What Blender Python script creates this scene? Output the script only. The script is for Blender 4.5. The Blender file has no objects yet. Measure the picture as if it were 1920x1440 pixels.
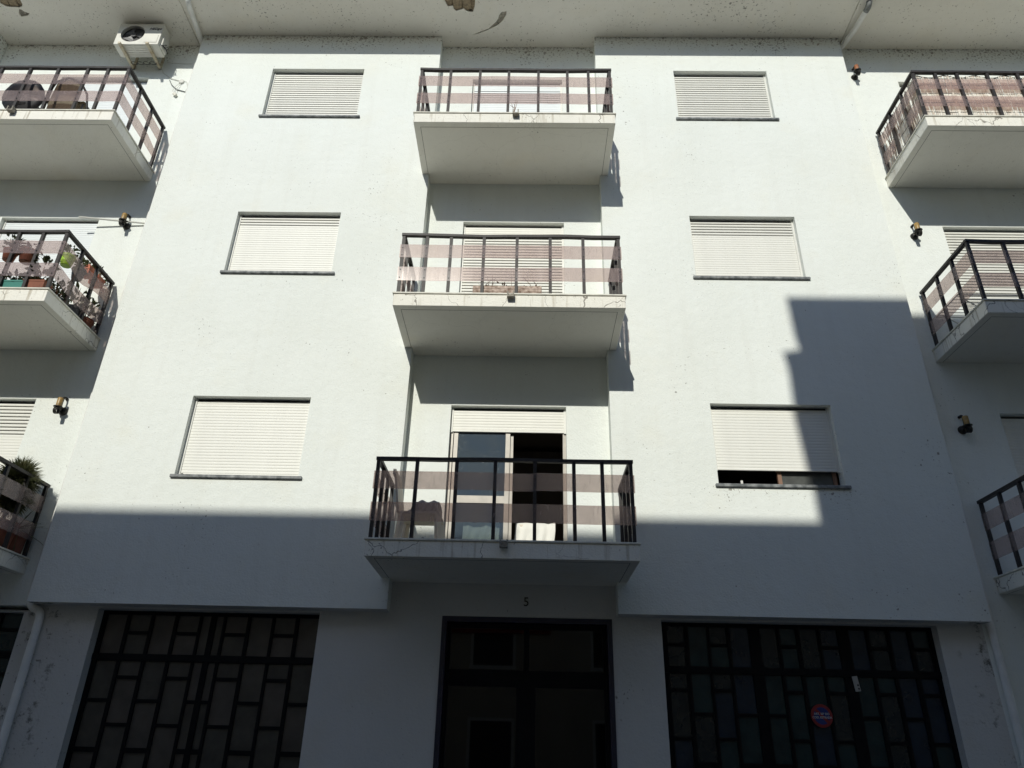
import bpy, bmesh, math, random
from mathutils import Vector, Matrix
from mathutils.geometry import tessellate_polygon
random.seed(7)
SC = bpy.context.scene
COL = SC.collection
R = math.radians

# ------------------------------------------------------------------ camera
cam = bpy.data.cameras.new('camera'); cam.sensor_width = 36; cam.lens = 1377.0/1920*36
cam.clip_start = 0.05; cam.clip_end = 2000
co = bpy.data.objects.new('camera', cam); COL.objects.link(co)
_r = Vector((0.99967214, 0.01232129, 0.02244541)); _u = Vector((-0.01443065, -0.45300951, 0.89138888))
_f = Vector((-0.02115105, 0.89142053, 0.45268319))
M = Matrix((( _r.x, _u.x, -_f.x, 0), (_r.y, _u.y, -_f.y, -8.11), (_r.z, _u.z, -_f.z, 1.652), (0, 0, 0, 1)))
co.matrix_world = M
SC.camera = co

# ------------------------------------------------------------------ sky and sun
SUN = Vector((0.167, 0.85, -0.50)).normalized()
w = bpy.data.worlds.new('World'); SC.world = w; w.use_nodes = True
nt = w.node_tree; bg = nt.nodes['Background']
sky = nt.nodes.new('ShaderNodeTexSky'); sky.sky_type = 'NISHITA'; sky.sun_disc = False
sky.sun_elevation = R(30); sky.sun_rotation = math.atan2(-SUN.x, -SUN.y)
sky.air_density = 1.0; sky.dust_density = 0.6; sky.ozone_density = 3.5
nt.links.new(sky.outputs[0], bg.inputs[0]); bg.inputs[1].default_value = 0.09
sun = bpy.data.lights.new('sun', 'SUN'); sun.energy = 3.4; sun.angle = R(0.53); sun.color = (1.0, 0.98, 0.88)
so = bpy.data.objects.new('sun', sun); COL.objects.link(so)
so.rotation_euler = SUN.to_track_quat('-Z', 'Y').to_euler()
SC.view_settings.view_transform = 'Standard'; SC.view_settings.look = 'None'
SC.view_settings.exposure = 0.0; SC.view_settings.gamma = 1.0
SC.cycles.max_bounces = 10; SC.cycles.diffuse_bounces = 8; SC.cycles.transparent_max_bounces = 16
SC.cycles.use_denoising = True

# ------------------------------------------------------------------ helpers
WL = {}
class MB:
    def __init__(s): s.v = []; s.f = []
    def add(s, vs, fs):
        n = len(s.v); s.v += [tuple(v) for v in vs]; s.f += [tuple(i+n for i in f) for f in fs]; return s
    def quad(s, *p): return s.add(p, [tuple(range(len(p)))])
    def box(s, x0, x1, y0, y1, z0, z1):
        return s.add([(x0,y0,z0),(x1,y0,z0),(x1,y1,z0),(x0,y1,z0),(x0,y0,z1),(x1,y0,z1),(x1,y1,z1),(x0,y1,z1)],
              [(0,3,2,1),(4,5,6,7),(0,1,5,4),(1,2,6,5),(2,3,7,6),(3,0,4,7)])
    def cbox(s, x0, x1, y0, y1, z0, z1, c=0.004):
        # box with chamfered edges
        bm = bmesh.new(); bmesh.ops.create_cube(bm, size=1)
        for v in bm.verts: v.co = Vector(((x0+x1)/2+v.co.x*(x1-x0), (y0+y1)/2+v.co.y*(y1-y0), (z0+z1)/2+v.co.z*(z1-z0)))
        bmesh.ops.bevel(bm, geom=bm.edges[:], offset=c, segments=1, affect='EDGES')
        bm.verts.index_update(); s.add([v.co for v in bm.verts], [[v.index for v in f.verts] for f in bm.faces]); bm.free(); return s
    def obox(s, c, ax, ay, az):
        c = Vector(c); ax, ay, az = Vector(ax), Vector(ay), Vector(az)
        P = [c+i*ax+j*ay+k*az for k in (-1,1) for i,j in ((-1,-1),(1,-1),(1,1),(-1,1))]
        return s.add(P, [(0,3,2,1),(4,5,6,7),(0,1,5,4),(1,2,6,5),(2,3,7,6),(3,0,4,7)])
    def bar(s, a, b, wd, th, up=(0,0,1)):
        a, b = Vector(a), Vector(b); d = b-a; L = d.length; d.normalize(); up = Vector(up)
        sd = d.cross(up)
        if sd.length < 1e-4: sd = d.cross(Vector((1,0,0)))
        sd.normalize(); u2 = sd.cross(d)
        return s.obox((a+b)/2, d*L/2, sd*wd/2, u2*th/2)
    def tube(s, pts, r, n=8, closed=False, caps=True):
        pts = [Vector(p) for p in pts]; rings = []; N = len(pts)
        rr = r if isinstance(r, (list, tuple)) else [r]*N
        prev = None
        for i, p in enumerate(pts):
            if closed: d = pts[(i+1) % N]-pts[i-1]
            else: d = pts[min(i+1, N-1)]-pts[max(i-1, 0)]
            d.normalize()
            if prev is None:
                prev = d.orthogonal().normalized()
            prev = (prev-d*prev.dot(d)).normalized(); b = d.cross(prev)
            rings.append([p+rr[i]*(math.cos(2*math.pi*k/n)*prev+math.sin(2*math.pi*k/n)*b) for k in range(n)])
        vs = [v for g in rings for v in g]; fs = []
        for i in range(N if closed else N-1):
            a = i*n; c = ((i+1) % N)*n
            for k in range(n): fs.append((a+k, a+(k+1) % n, c+(k+1) % n, c+k))
        if caps and not closed: fs.append(tuple(range(n))[::-1]); fs.append(tuple((N-1)*n+k for k in range(n)))
        return s.add(vs, fs)
    def lathe(s, prof, c=(0,0,0), n=20, axis='z', sx=1, sy=1):
        vs = []; fs = []; c = Vector(c)
        for r_, h in prof:
            for k in range(n):
                a = 2*math.pi*k/n
                p = Vector((r_*sx*math.cos(a), r_*sy*math.sin(a), h))
                if axis == 'y': p = Vector((p.x, -p.z, p.y))
                vs.append(c+p)
        for i in range(len(prof)-1):
            for k in range(n): fs.append((i*n+k, i*n+(k+1) % n, (i+1)*n+(k+1) % n, (i+1)*n+k))
        fs.append(tuple(range(n))[::-1]); fs.append(tuple((len(prof)-1)*n+k for k in range(n)))
        return s.add(vs, fs)
    def mesh(s, name):
        m = bpy.data.meshes.new(name); m.from_pydata(s.v, [], s.f); m.update(); return m

def link(name, data, parent=None, loc=(0,0,0), rot=None):
    o = bpy.data.objects.new(name, data); COL.objects.link(o); loc = Vector(loc); WL[o] = loc
    if parent is not None: o.parent = parent; o.location = loc-WL[parent]
    else: o.location = loc
    if rot is not None: o.rotation_euler = rot
    return o
def obj(name, mb, mat, parent=None, loc=(0,0,0), smooth=False, rot=None, recalc=True, bevel=0, kind=None):
    m = mb if isinstance(mb, bpy.types.Mesh) else mb.mesh(name)
    if recalc and isinstance(mb, MB):
        bm = bmesh.new(); bm.from_mesh(m); bmesh.ops.recalc_face_normals(bm, faces=bm.faces); bm.to_mesh(m); bm.free()
    if mat is not None and not m.materials: m.materials.append(mat)
    if smooth:
        for p in m.polygons: p.use_smooth = True
    o = link(name, m, parent, loc, rot)
    if bevel:
        b = o.modifiers.new('bevel', 'BEVEL'); b.width = bevel; b.segments = 2; b.limit_method = 'ANGLE'; b.angle_limit = R(40)
    if kind: o['kind'] = kind
    return o
def tag(o, label, cat, group=None):
    o['label'] = label; o['category'] = cat
    if group: o['group'] = group
    return o
def thing(name, label, cat, loc=(0,0,0), group=None, rot=None):
    o = link(name, None, None, loc, rot); o.empty_display_size = 0.2
    return tag(o, label, cat, group)
def sub(name, parent, loc=None):
    # a part that only gathers its own pieces
    return link(name, None, parent, WL[parent] if loc is None else loc)
def text_mesh(body, size, extrude=0.002, shear=0.0, bold=0.0):
    cu = bpy.data.curves.new('lettering', 'FONT'); cu.body = body; cu.size = size; cu.extrude = extrude
    cu.align_x = 'CENTER'; cu.align_y = 'CENTER'; cu.shear = shear; cu.offset = bold
    t = bpy.data.objects.new('lettering', cu); COL.objects.link(t)
    dg = bpy.context.evaluated_depsgraph_get(); m = bpy.data.meshes.new_from_object(t.evaluated_get(dg))
    bpy.data.objects.remove(t); bpy.data.curves.remove(cu); m.name = 'lettering'; return m

# ------------------------------------------------------------------ materials
def new_mat(name):
    m = bpy.data.materials.new(name); m.use_nodes = True; n = m.node_tree.nodes; return m, n, m.node_tree.links, n['Principled BSDF']
def N(n, t, **kw):
    x = n.new(t)
    for k, v in kw.items():
        if k in x.inputs: x.inputs[k].default_value = v
        else: setattr(x, k, v)
    return x
def mth(n, l, op, a, b=None, clamp=False):
    x = n.new('ShaderNodeMath'); x.operation = op; x.use_clamp = clamp
    for i, v in enumerate((a, b)):
        if v is None: continue
        if isinstance(v, (int, float)): x.inputs[i].default_value = v
        else: l.new(v, x.inputs[i])
    return x.outputs[0]
def rng(n, l, v, a, b, c=0.0, d=1.0):
    x = n.new('ShaderNodeMapRange'); l.new(v, x.inputs[0])
    for i, q in enumerate((a, b, c, d)): x.inputs[i+1].default_value = q
    return x.outputs[0]
def mixc(n, l, fac, a, b):
    x = n.new('ShaderNodeMix'); x.data_type = 'RGBA'
    if isinstance(fac, (int, float)): x.inputs[0].default_value = fac
    else: l.new(fac, x.inputs[0])
    for i, v in ((6, a), (7, b)):
        if isinstance(v, tuple): x.inputs[i].default_value = (*v, 1)
        else: l.new(v, x.inputs[i])
    return x.outputs[2]
def simple(name, c, rough=0.6, metal=0.0, spec=0.5, noise=0.0, nscale=8, bump=0.0, bscale=60, c2=None):
    m, n, l, b = new_mat(name); b.inputs['Base Color'].default_value = (*c, 1)
    b.inputs['Roughness'].default_value = rough; b.inputs['Metallic'].default_value = metal; b.inputs['Specular IOR Level'].default_value = spec
    if noise or bump:
        tc = N(n, 'ShaderNodeTexCoord')
        if noise:
            t = N(n, 'ShaderNodeTexNoise', Scale=nscale, Detail=6.0); l.new(tc.outputs['Object'], t.inputs['Vector'])
            d = c2 if c2 else tuple(x*(1-noise) for x in c)
            l.new(mixc(n, l, rng(n, l, t.outputs[0], 0.35, 0.68), c, d), b.inputs['Base Color'])
        if bump:
            t = N(n, 'ShaderNodeTexNoise', Scale=bscale, Detail=4.0); l.new(tc.outputs['Object'], t.inputs['Vector'])
            bp = N(n, 'ShaderNodeBump', Strength=bump, Distance=0.004); l.new(t.outputs[0], bp.inputs['Height']); l.new(bp.outputs[0], b.inputs['Normal'])
    return m

def plaster(name, base=(0.81, 0.84, 0.81), eave=False, soffit=False, ground=False, slab=False, warm=0.0):
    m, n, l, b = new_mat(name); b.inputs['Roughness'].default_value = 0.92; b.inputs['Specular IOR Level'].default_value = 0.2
    tc = N(n, 'ShaderNodeTexCoord'); P = tc.outputs['Object']
    sep = N(n, 'ShaderNodeSeparateXYZ'); l.new(P, sep.inputs[0]); z = sep.outputs[2]
    big = N(n, 'ShaderNodeTexNoise', Scale=0.55, Detail=5.0, Roughness=0.6); l.new(P, big.inputs['Vector'])
    colr = mixc(n, l, rng(n, l, big.outputs[0], 0.35, 0.7), base, tuple(x*k for x, k in zip(base, (0.93, 0.93, 0.915))))
    # slightly yellowed patches
    yl = N(n, 'ShaderNodeTexNoise', Scale=1.7, Detail=4.0); l.new(P, yl.inputs['Vector'])
    colr = mixc(n, l, rng(n, l, yl.outputs[0], 0.56, 0.8, 0, 0.35), colr, (base[0]*0.95, base[1]*0.90, base[2]*0.80))
    # wobbling coordinates for the flecks
    wob = N(n, 'ShaderNodeTexNoise', Scale=26.0, Detail=3.0); l.new(P, wob.inputs['Vector'])
    vm = N(n, 'ShaderNodeVectorMath', operation='MULTIPLY_ADD'); l.new(wob.outputs['Color'], vm.inputs[0]); vm.inputs[1].default_value = (0.045,)*3; l.new(P, vm.inputs[2])
    clus = N(n, 'ShaderNodeTexNoise', Scale=1.15, Detail=3.0, Roughness=0.55); l.new(P, clus.inputs['Vector'])
    dens = rng(n, l, clus.outputs[0], 0.48, 0.68, 0.30, 1.05)
    if eave: dens = mth(n, l, 'ADD', dens, rng(n, l, z, 11.60, 12.06, 0.0, 1.5))
    if soffit: dens = mth(n, l, 'ADD', dens, 0.35)
    if eave:
        us = mth(n, l, 'MULTIPLY', mth(n, l, 'MULTIPLY', rng(n, l, z, 4.15, 4.46), rng(n, l, z, 4.50, 4.48)), mth(n, l, 'MULTIPLY', rng(n, l, sep.outputs[0], 1.9, 2.3), rng(n, l, sep.outputs[0], 4.0, 3.7)))
        dens = mth(n, l, 'ADD', dens, mth(n, l, 'MULTIPLY', us, 1.0))
    fac = None
    for sc, rmax, pw in ((7.0, 0.023, 2.7), (13.0, 0.016, 1.8)):
        vo = N(n, 'ShaderNodeTexVoronoi', Scale=sc, Randomness=1.0); vo.feature = 'F1'; l.new(vm.outputs[0], vo.inputs['Vector'])
        sc_ = N(n, 'ShaderNodeSeparateColor'); l.new(vo.outputs['Color'], sc_.inputs[0])
        rad = mth(n, l, 'MULTIPLY', mth(n, l, 'POWER', sc_.outputs[0], pw), rmax*sc)
        rad = mth(n, l, 'MULTIPLY', rad, dens)
        k = mth(n, l, 'MULTIPLY', mth(n, l, 'SUBTRACT', rad, vo.outputs['Distance']), 14.0, True)
        fac = k if fac is None else mth(n, l, 'MAXIMUM', fac, k)
    fn = N(n, 'ShaderNodeTexNoise', Scale=30.0, Detail=3.5, Roughness=0.6); l.new(P, fn.inputs['Vector'])
    thr = mth(n, l, 'SUBTRACT', 0.702, mth(n, l, 'MULTIPLY', dens, 0.085))
    fac = mth(n, l, 'MAXIMUM', fac, mth(n, l, 'MULTIPLY', mth(n, l, 'SUBTRACT', fn.outputs[0], thr), 13.0, True))
    stv = N(n, 'ShaderNodeMapping'); stv.inputs['Scale'].default_value = (7, 7, 0.35); l.new(P, stv.inputs[0])
    sn_ = N(n, 'ShaderNodeTexNoise', Scale=1.0, Detail=5.0); l.new(stv.outputs[0], sn_.inputs['Vector'])
    colr = mixc(n, l, rng(n, l, sn_.outputs[0], 0.52, 0.75, 0, 0.10), colr, (0.55, 0.53, 0.46))
    dirt = mixc(n, l, rng(n, l, clus.outputs[0], 0.4, 0.65), (0.21, 0.155, 0.10), (0.085, 0.068, 0.052))
    colr = mixc(n, l, mth(n, l, 'MULTIPLY', fac, 0.66), colr, dirt)
    if eave:
        ml = N(n, 'ShaderNodeTexNoise', Scale=16.0, Detail=6.0, Roughness=0.7); l.new(P, ml.inputs['Vector'])
        colr = mixc(n, l, mth(n, l, 'MULTIPLY', rng(n, l, ml.outputs[0], 0.50, 0.62, 0, 0.85), rng(n, l, z, 12.06, 12.11)), colr, (0.07, 0.05, 0.04))
    # mould blots along edges that have grown in cracks
    if ground:
        mo = N(n, 'ShaderNodeTexNoise', Scale=5.0, Detail=8.0, Roughness=0.75); l.new(P, mo.inputs['Vector'])
        mk = mth(n, l, 'MULTIPLY', rng(n, l, mo.outputs[0], 0.555, 0.63, 0, 0.8), rng(n, l, sep.outputs[0], 4.55, 4.85))
        mk2 = mth(n, l, 'MULTIPLY', rng(n, l, mo.outputs[0], 0.55, 0.63, 0, 0.8), rng(n, l, sep.outputs[0], -4.85, -5.15))
        colr = mixc(n, l, mth(n, l, 'MAXIMUM', mk, mk2), colr, (0.05, 0.047, 0.03))
    if slab:
        # hairline cracks and rain streaks running down from the coping
        cv = N(n, 'ShaderNodeTexNoise', Scale=3.0, Detail=5.0); l.new(P, cv.inputs['Vector'])
        v2 = N(n, 'ShaderNodeVectorMath', operation='MULTIPLY_ADD'); l.new(cv.outputs['Color'], v2.inputs[0]); v2.inputs[1].default_value = (0.5, 0.2, 0.35); l.new(P, v2.inputs[2])
        vo = N(n, 'ShaderNodeTexVoronoi', Scale=1.5); vo.feature = 'DISTANCE_TO_EDGE'; l.new(v2.outputs[0], vo.inputs['Vector'])
        ck = rng(n, l, vo.outputs['Distance'], 0.003, 0.0075, 0.75, 0.0)
        ge = N(n, 'ShaderNodeNewGeometry'); sn = N(n, 'ShaderNodeSeparateXYZ'); l.new(ge.outputs['True Normal'], sn.inputs[0]); side = mth(n, l, 'SUBTRACT', 1.0, mth(n, l, 'ABSOLUTE', sn.outputs[2]), True)
        gate = mth(n, l, 'MULTIPLY', rng(n, l, big.outputs[0], 0.44, 0.52), rng(n, l, side, 0.0, 1.0, 0.12, 1.0))
        colr = mixc(n, l, mth(n, l, 'MULTIPLY', ck, gate), colr, (0.12, 0.10, 0.08))
        mp = N(n, 'ShaderNodeMapping'); mp.inputs['Scale'].default_value = (22, 22, 1.6); l.new(P, mp.inputs[0])
        st = N(n, 'ShaderNodeTexNoise', Scale=1.0, Detail=6.0); l.new(mp.outputs[0], st.inputs['Vector'])
        colr = mixc(n, l, mth(n, l, 'MULTIPLY', rng(n, l, st.outputs[0], 0.56, 0.74, 0, 0.6), side), colr, (0.33, 0.27, 0.18))
    l.new(colr, b.inputs['Base Color'])
    g1 = N(n, 'ShaderNodeTexNoise', Scale=48.0, Detail=4.0); l.new(P, g1.inputs['Vector'])
    g2 = N(n, 'ShaderNodeTexNoise', Scale=9.0, Detail=3.0); l.new(P, g2.inputs['Vector'])
    hgt = mth(n, l, 'ADD', g1.outputs[0], mth(n, l, 'MULTIPLY', g2.outputs[0], 1.6))
    bp = N(n, 'ShaderNodeBump', Strength=0.5, Distance=0.009); l.new(hgt, bp.inputs['Height']); l.new(bp.outputs[0], b.inputs['Normal'])
    return m
MW = plaster('wall_plaster', eave=True)
MG = plaster('ground_floor_plaster_shaded', base=(0.64, 0.635, 0.62), ground=True)  # darker base than the wall plaster: ground-floor shade put into the colour
MS = plaster('soffit_plaster', base=(0.88, 0.85, 0.78), soffit=True)
MB_ = plaster('balcony_plaster', base=(0.88, 0.86, 0.79), slab=True)
M_COP = simple('coping_marble', (0.80, 0.78, 0.69), 0.6, noise=0.3, nscale=9, bump=0.2)
M_IRON = simple('rail_paint', (0.048, 0.043, 0.042), 0.5, spec=0.25, noise=0.4, nscale=14, bump=0.15, bscale=40)
M_BLK = simple('black_metal', (0.007, 0.007, 0.008), 0.55, spec=0.12, noise=0.3, nscale=10)
M_SCREW = simple('screw_metal', (0.02, 0.02, 0.02), 0.4)
M_SLAT = simple('shutter_slat', (0.82, 0.815, 0.76), 0.5, noise=0.10, nscale=2.2)
M_SLATW = simple('shutter_slat_bluish', (0.77, 0.81, 0.83), 0.45, noise=0.07, nscale=2.0)
M_ALU = simple('white_aluminium', (0.70, 0.70, 0.66), 0.45, noise=0.1)
M_BRONZE = simple('anodised_frame', (0.36, 0.335, 0.30), 0.45, metal=0.2, noise=0.2)
M_SLATE = simple('slate_sill', (0.085, 0.095, 0.10), 0.55, noise=0.6, nscale=16, c2=(0.30, 0.31, 0.31), bump=0.3)
M_GROOVE = simple('groove_line', (0.20, 0.18, 0.15), 0.9)
M_DIRT = simple('mould', (0.045, 0.04, 0.032), 0.95)
M_BRICK = simple('bare_brick', (0.38, 0.30, 0.20), 0.9, noise=0.5, nscale=30, bump=0.8, bscale=50)
M_PIPE = simple('pvc_pipe', (0.86, 0.86, 0.83), 0.5, noise=0.12, nscale=7)
M_CEM = simple('cement_spout', (0.40, 0.37, 0.31), 0.85, noise=0.5, nscale=25, bump=0.5)
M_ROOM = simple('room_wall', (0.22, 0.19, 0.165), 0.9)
M_AMBER = simple('amber_tube', (0.46, 0.29, 0.09), 0.4, noise=0.5, nscale=20)
M_LAMP = simple('old_bronze', (0.035, 0.033, 0.028), 0.45, metal=0.4, noise=0.5, nscale=30)
M_ACW = simple('ac_casing', (0.72, 0.71, 0.65), 0.45, noise=0.12, nscale=5)
M_RUST = simple('rusty_bracket', (0.58, 0.53, 0.40), 0.6, noise=0.5, nscale=14, c2=(0.42, 0.33, 0.21))
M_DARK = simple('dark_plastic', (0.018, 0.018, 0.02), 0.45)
M_CABLE = simple('black_cable', (0.02, 0.02, 0.02), 0.5)
M_WCABLE = simple('white_cable', (0.62, 0.62, 0.58), 0.5)
M_TERRA = simple('terracotta', (0.27, 0.10, 0.06), 0.8, noise=0.35, nscale=10)
M_ORANGE = simple('orange_plastic', (0.60, 0.17, 0.085), 0.5)
M_LIME = simple('lime_plastic', (0.38, 0.66, 0.05), 0.4)
M_GREENP = simple('green_plastic', (0.03, 0.20, 0.16), 0.45)
M_GREYP = simple('grey_plastic', (0.12, 0.13, 0.135), 0.5)
M_LEAF = simple('leaf', (0.06, 0.085, 0.025), 0.6, noise=0.6, nscale=25, c2=(0.11, 0.12, 0.04))
M_LEAFD = simple('dark_leaf', (0.035, 0.055, 0.022), 0.6, noise=0.5, nscale=20, c2=(0.08, 0.09, 0.03))
M_DRY = simple('dry_leaf', (0.22, 0.10, 0.05), 0.8, noise=0.5, nscale=20)
M_WOOD = simple('weathered_wood', (0.58, 0.47, 0.40), 0.9, noise=0.75, nscale=26, c2=(0.20, 0.13, 0.095), bump=0.8, bscale=30)
M_REED = simple('reed', (0.88, 0.84, 0.76), 0.85, noise=0.6, nscale=12, c2=(0.62, 0.53, 0.44))
M_BEIGE = simple('beige_resin', (0.78, 0.70, 0.58), 0.5, noise=0.1)
M_CLOTH = simple('white_cloth', (0.80, 0.79, 0.74), 0.9, bump=0.3, bscale=14)
M_CLOTHD = simple('dark_cloth', (0.44, 0.385, 0.36), 0.9, bump=0.4, bscale=20)
M_WICK = simple('wicker', (0.16, 0.125, 0.075), 0.7, noise=0.5, nscale=60, bump=0.7, bscale=90)
M_WIRE = simple('rack_wire', (0.62, 0.62, 0.58), 0.4)
M_RED = simple('sign_red', (0.24, 0.018, 0.016), 0.6)
M_BLUE = simple('sign_blue', (0.015, 0.025, 0.16), 0.6)
M_WHITE = simple('sign_white', (0.5, 0.5, 0.5), 0.6)
M_BRASS = simple('dark_brass', (0.05, 0.04, 0.025), 0.5, metal=0.3)
M_BRNW = simple('brown_window_frame', (0.23, 0.13, 0.085), 0.5)
def pane_mat(name, c, rough, spec=0.5):
    return simple(name, c, rough, spec=spec, noise=0.35, nscale=5, bump=0.35, bscale=28)
M_PANES_L = [pane_mat('smoked_pane_a', (0.082, 0.074, 0.061), 0.3), pane_mat('smoked_pane_b', (0.07, 0.066, 0.056), 0.25), pane_mat('smoked_pane_c', (0.092, 0.079, 0.066), 0.35)]
M_PANES_R = [pane_mat('teal_pane', (0.009, 0.028, 0.031), 0.26), pane_mat('blue_pane', (0.008, 0.018, 0.036), 0.26), pane_mat('dark_pane', (0.012, 0.017, 0.019), 0.25)]
M_GLASSD = simple('door_glass', (0.003, 0.003, 0.003), 0.02, spec=0.35)
def window_glass():
    m, n, l, b = new_mat('bluish_window_glass'); b.inputs['Base Color'].default_value = (0.08, 0.11, 0.15, 1); b.inputs['Roughness'].default_value = 0.06
    tc = N(n, 'ShaderNodeTexCoord'); t = N(n, 'ShaderNodeTexNoise', Scale=34.0, Detail=6.0, Roughness=0.7); l.new(tc.outputs['Object'], t.inputs['Vector'])
    t2 = N(n, 'ShaderNodeTexNoise', Scale=3.0, Detail=3.0); l.new(tc.outputs['Object'], t2.inputs['Vector'])
    f = mth(n, l, 'MULTIPLY', rng(n, l, t.outputs[0], 0.59, 0.74), rng(n, l, t2.outputs[0], 0.46, 0.66))
    c = mixc(n, l, rng(n, l, t2.outputs[0], 0.3, 0.7), (0.10, 0.145, 0.21), (0.13, 0.165, 0.20))  # mottled bluish base colour, with paler and rougher spots over it
    l.new(mixc(n, l, f, c, (0.30, 0.33, 0.34)), b.inputs['Base Color'])
    l.new(rng(n, l, f, 0, 1, 0.06, 0.7), b.inputs['Roughness'])
    tr = N(n, 'ShaderNodeBsdfTransparent'); tr.inputs[0].default_value = (0.92, 0.95, 0.96, 1); mx = N(n, 'ShaderNodeMixShader'); l.new(rng(n, l, f, 0, 1, 0.36, 0.8), mx.inputs[0])
    l.new(tr.outputs[0], mx.inputs[1]); l.new(b.outputs[0], mx.inputs[2]); l.new(mx.outputs[0], n['Material Output'].inputs[0]); return m
M_GLASSW = window_glass()
def strip_mat():
    m, n, l, b = new_mat('tinted_acrylic'); out = n['Material Output']
    tc = N(n, 'ShaderNodeTexCoord'); t = N(n, 'ShaderNodeTexNoise', Scale=6.0, Detail=6.0, Roughness=0.65); l.new(tc.outputs['Object'], t.inputs['Vector'])
    mp = N(n, 'ShaderNodeMapping'); mp.inputs['Scale'].default_value = (30, 30, 5); l.new(tc.outputs['Object'], mp.inputs[0])
    t2 = N(n, 'ShaderNodeTexNoise', Scale=1.0, Detail=5.0); l.new(mp.outputs[0], t2.inputs['Vector'])
    tr = N(n, 'ShaderNodeBsdfTransparent'); tr.inputs[0].default_value = (0.875, 0.805, 0.785, 1)
    di = N(n, 'ShaderNodeBsdfDiffuse'); di.inputs[0].default_value = (0.68, 0.59, 0.60, 1)
    tl = N(n, 'ShaderNodeBsdfTranslucent'); tl.inputs[0].default_value = (0.72, 0.60, 0.54, 1)
    gl = N(n, 'ShaderNodeBsdfGlossy'); gl.inputs[1].default_value = 0.12; gl.inputs[0].default_value = (0.8, 0.8, 0.8, 1)
    mx = N(n, 'ShaderNodeMixShader'); mx.inputs[0].default_value = 0.5; l.new(di.outputs[0], mx.inputs[1]); l.new(tl.outputs[0], mx.inputs[2])
    m2 = N(n, 'ShaderNodeMixShader'); l.new(mth(n, l, 'ADD', rng(n, l, t.outputs[0], 0.4, 0.75, 0.22, 0.31), rng(n, l, t2.outputs[0], 0.55, 0.8, 0.0, 0.14)), m2.inputs[0]); l.new(tr.outputs[0], m2.inputs[1]); l.new(mx.outputs[0], m2.inputs[2])
    m3 = N(n, 'ShaderNodeMixShader'); m3.inputs[0].default_value = 0.03; l.new(m2.outputs[0], m3.inputs[1]); l.new(gl.outputs[0], m3.inputs[2])
    l.new(m3.outputs[0], out.inputs[0]); return m
M_STRIP = strip_mat()

# ------------------------------------------------------------------ measures (metres)
H = 2.9
XLL, XLR, XRL, XRR = -5.40, -1.478, 1.007, 4.938
ZTOP, ZBOT, RY, GY = 12.121, 3.038, 0.20, 0.32
YB = -0.983           # front of the balcony slabs
ZF = 3.55             # first balcony floor
EAVE_Y = -0.735

# ------------------------------------------------------------------ ground
def ground():
    m, n, l, b = new_mat('asphalt'); b.inputs['Roughness'].default_value = 0.9
    tc = N(n, 'ShaderNodeTexCoord'); t = N(n, 'ShaderNodeTexNoise', Scale=0.8, Detail=8.0); l.new(tc.outputs['Object'], t.inputs['Vector'])
    l.new(mixc(n, l, t.outputs[0], (0.07, 0.067, 0.062), (0.11, 0.10, 0.09)), b.inputs['Base Color'])
    o = obj('street', MB().box(-300, 300, -300, 300, -0.5, 0.0), m); o['kind'] = 'structure'
    mp = simple('pavement_stone', (0.46, 0.43, 0.37), 0.85, noise=0.3, nscale=3, bump=0.4)
    for nm, y0, y1 in (('pavement', -1.9, 0.30), ('pavement_far_side', -13.4, -11.4)):
        p = obj(nm, MB().cbox(-40, 40, y0, y1, 0.004, 0.13, 0.02), mp); p['kind'] = 'structure'
ground()

# ------------------------------------------------------------------ walls with openings
def wall(mb, x0, x1, z0, z1, y, holes=(), depth=0.14, xs=(), zs=()):
    X = sorted({x0, x1, *[h[0] for h in holes], *[h[1] for h in holes]}); Z = sorted({z0, z1, *[h[2] for h in holes], *[h[3] for h in holes]})
    X = [x for x in X if x0 <= x <= x1]; Z = [z for z in Z if z0 <= z <= z1]
    for a, b in zip(X, X[1:]):
        for c, d in zip(Z, Z[1:]):
            mx, mz = (a+b)/2, (c+d)/2
            if any(h[0] < mx < h[1] and h[2] < mz < h[3] for h in holes): continue
            mb.quad((a, y, c), (b, y, c), (b, y, d), (a, y, d))
    for h0, h1, c, d in holes:
        e = y+depth
        mb.quad((h0, y, c), (h0, e, c), (h0, e, d), (h0, y, d)); mb.quad((h1, e, c), (h1, y, c), (h1, y, d), (h1, e, d))
        mb.quad((h0, e, d), (h1, e, d), (h1, y, d), (h0, y, d))
        if c > z0+1e-6: mb.quad((h0, y, c), (h1, y, c), (h1, e, c), (h0, e, c))
def sheet(name, mb, mat, parent): return obj(name, mb, mat, parent, recalc=False)

WIN_L = (-4.126, -2.664); WIN_R = (2.223, 3.679); ZS, ZL = 4.512, 5.546
DOOR_C = (-0.95, 0.485); DOOR_L = (-7.65, -6.22); DOOR_R = (5.82, 7.25); ZD = 5.563
GATE_L = (-4.705, -2.245); GATE_R = (1.49, 4.45); ENTR = (-0.895, 0.955); ZG = 3.018

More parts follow.
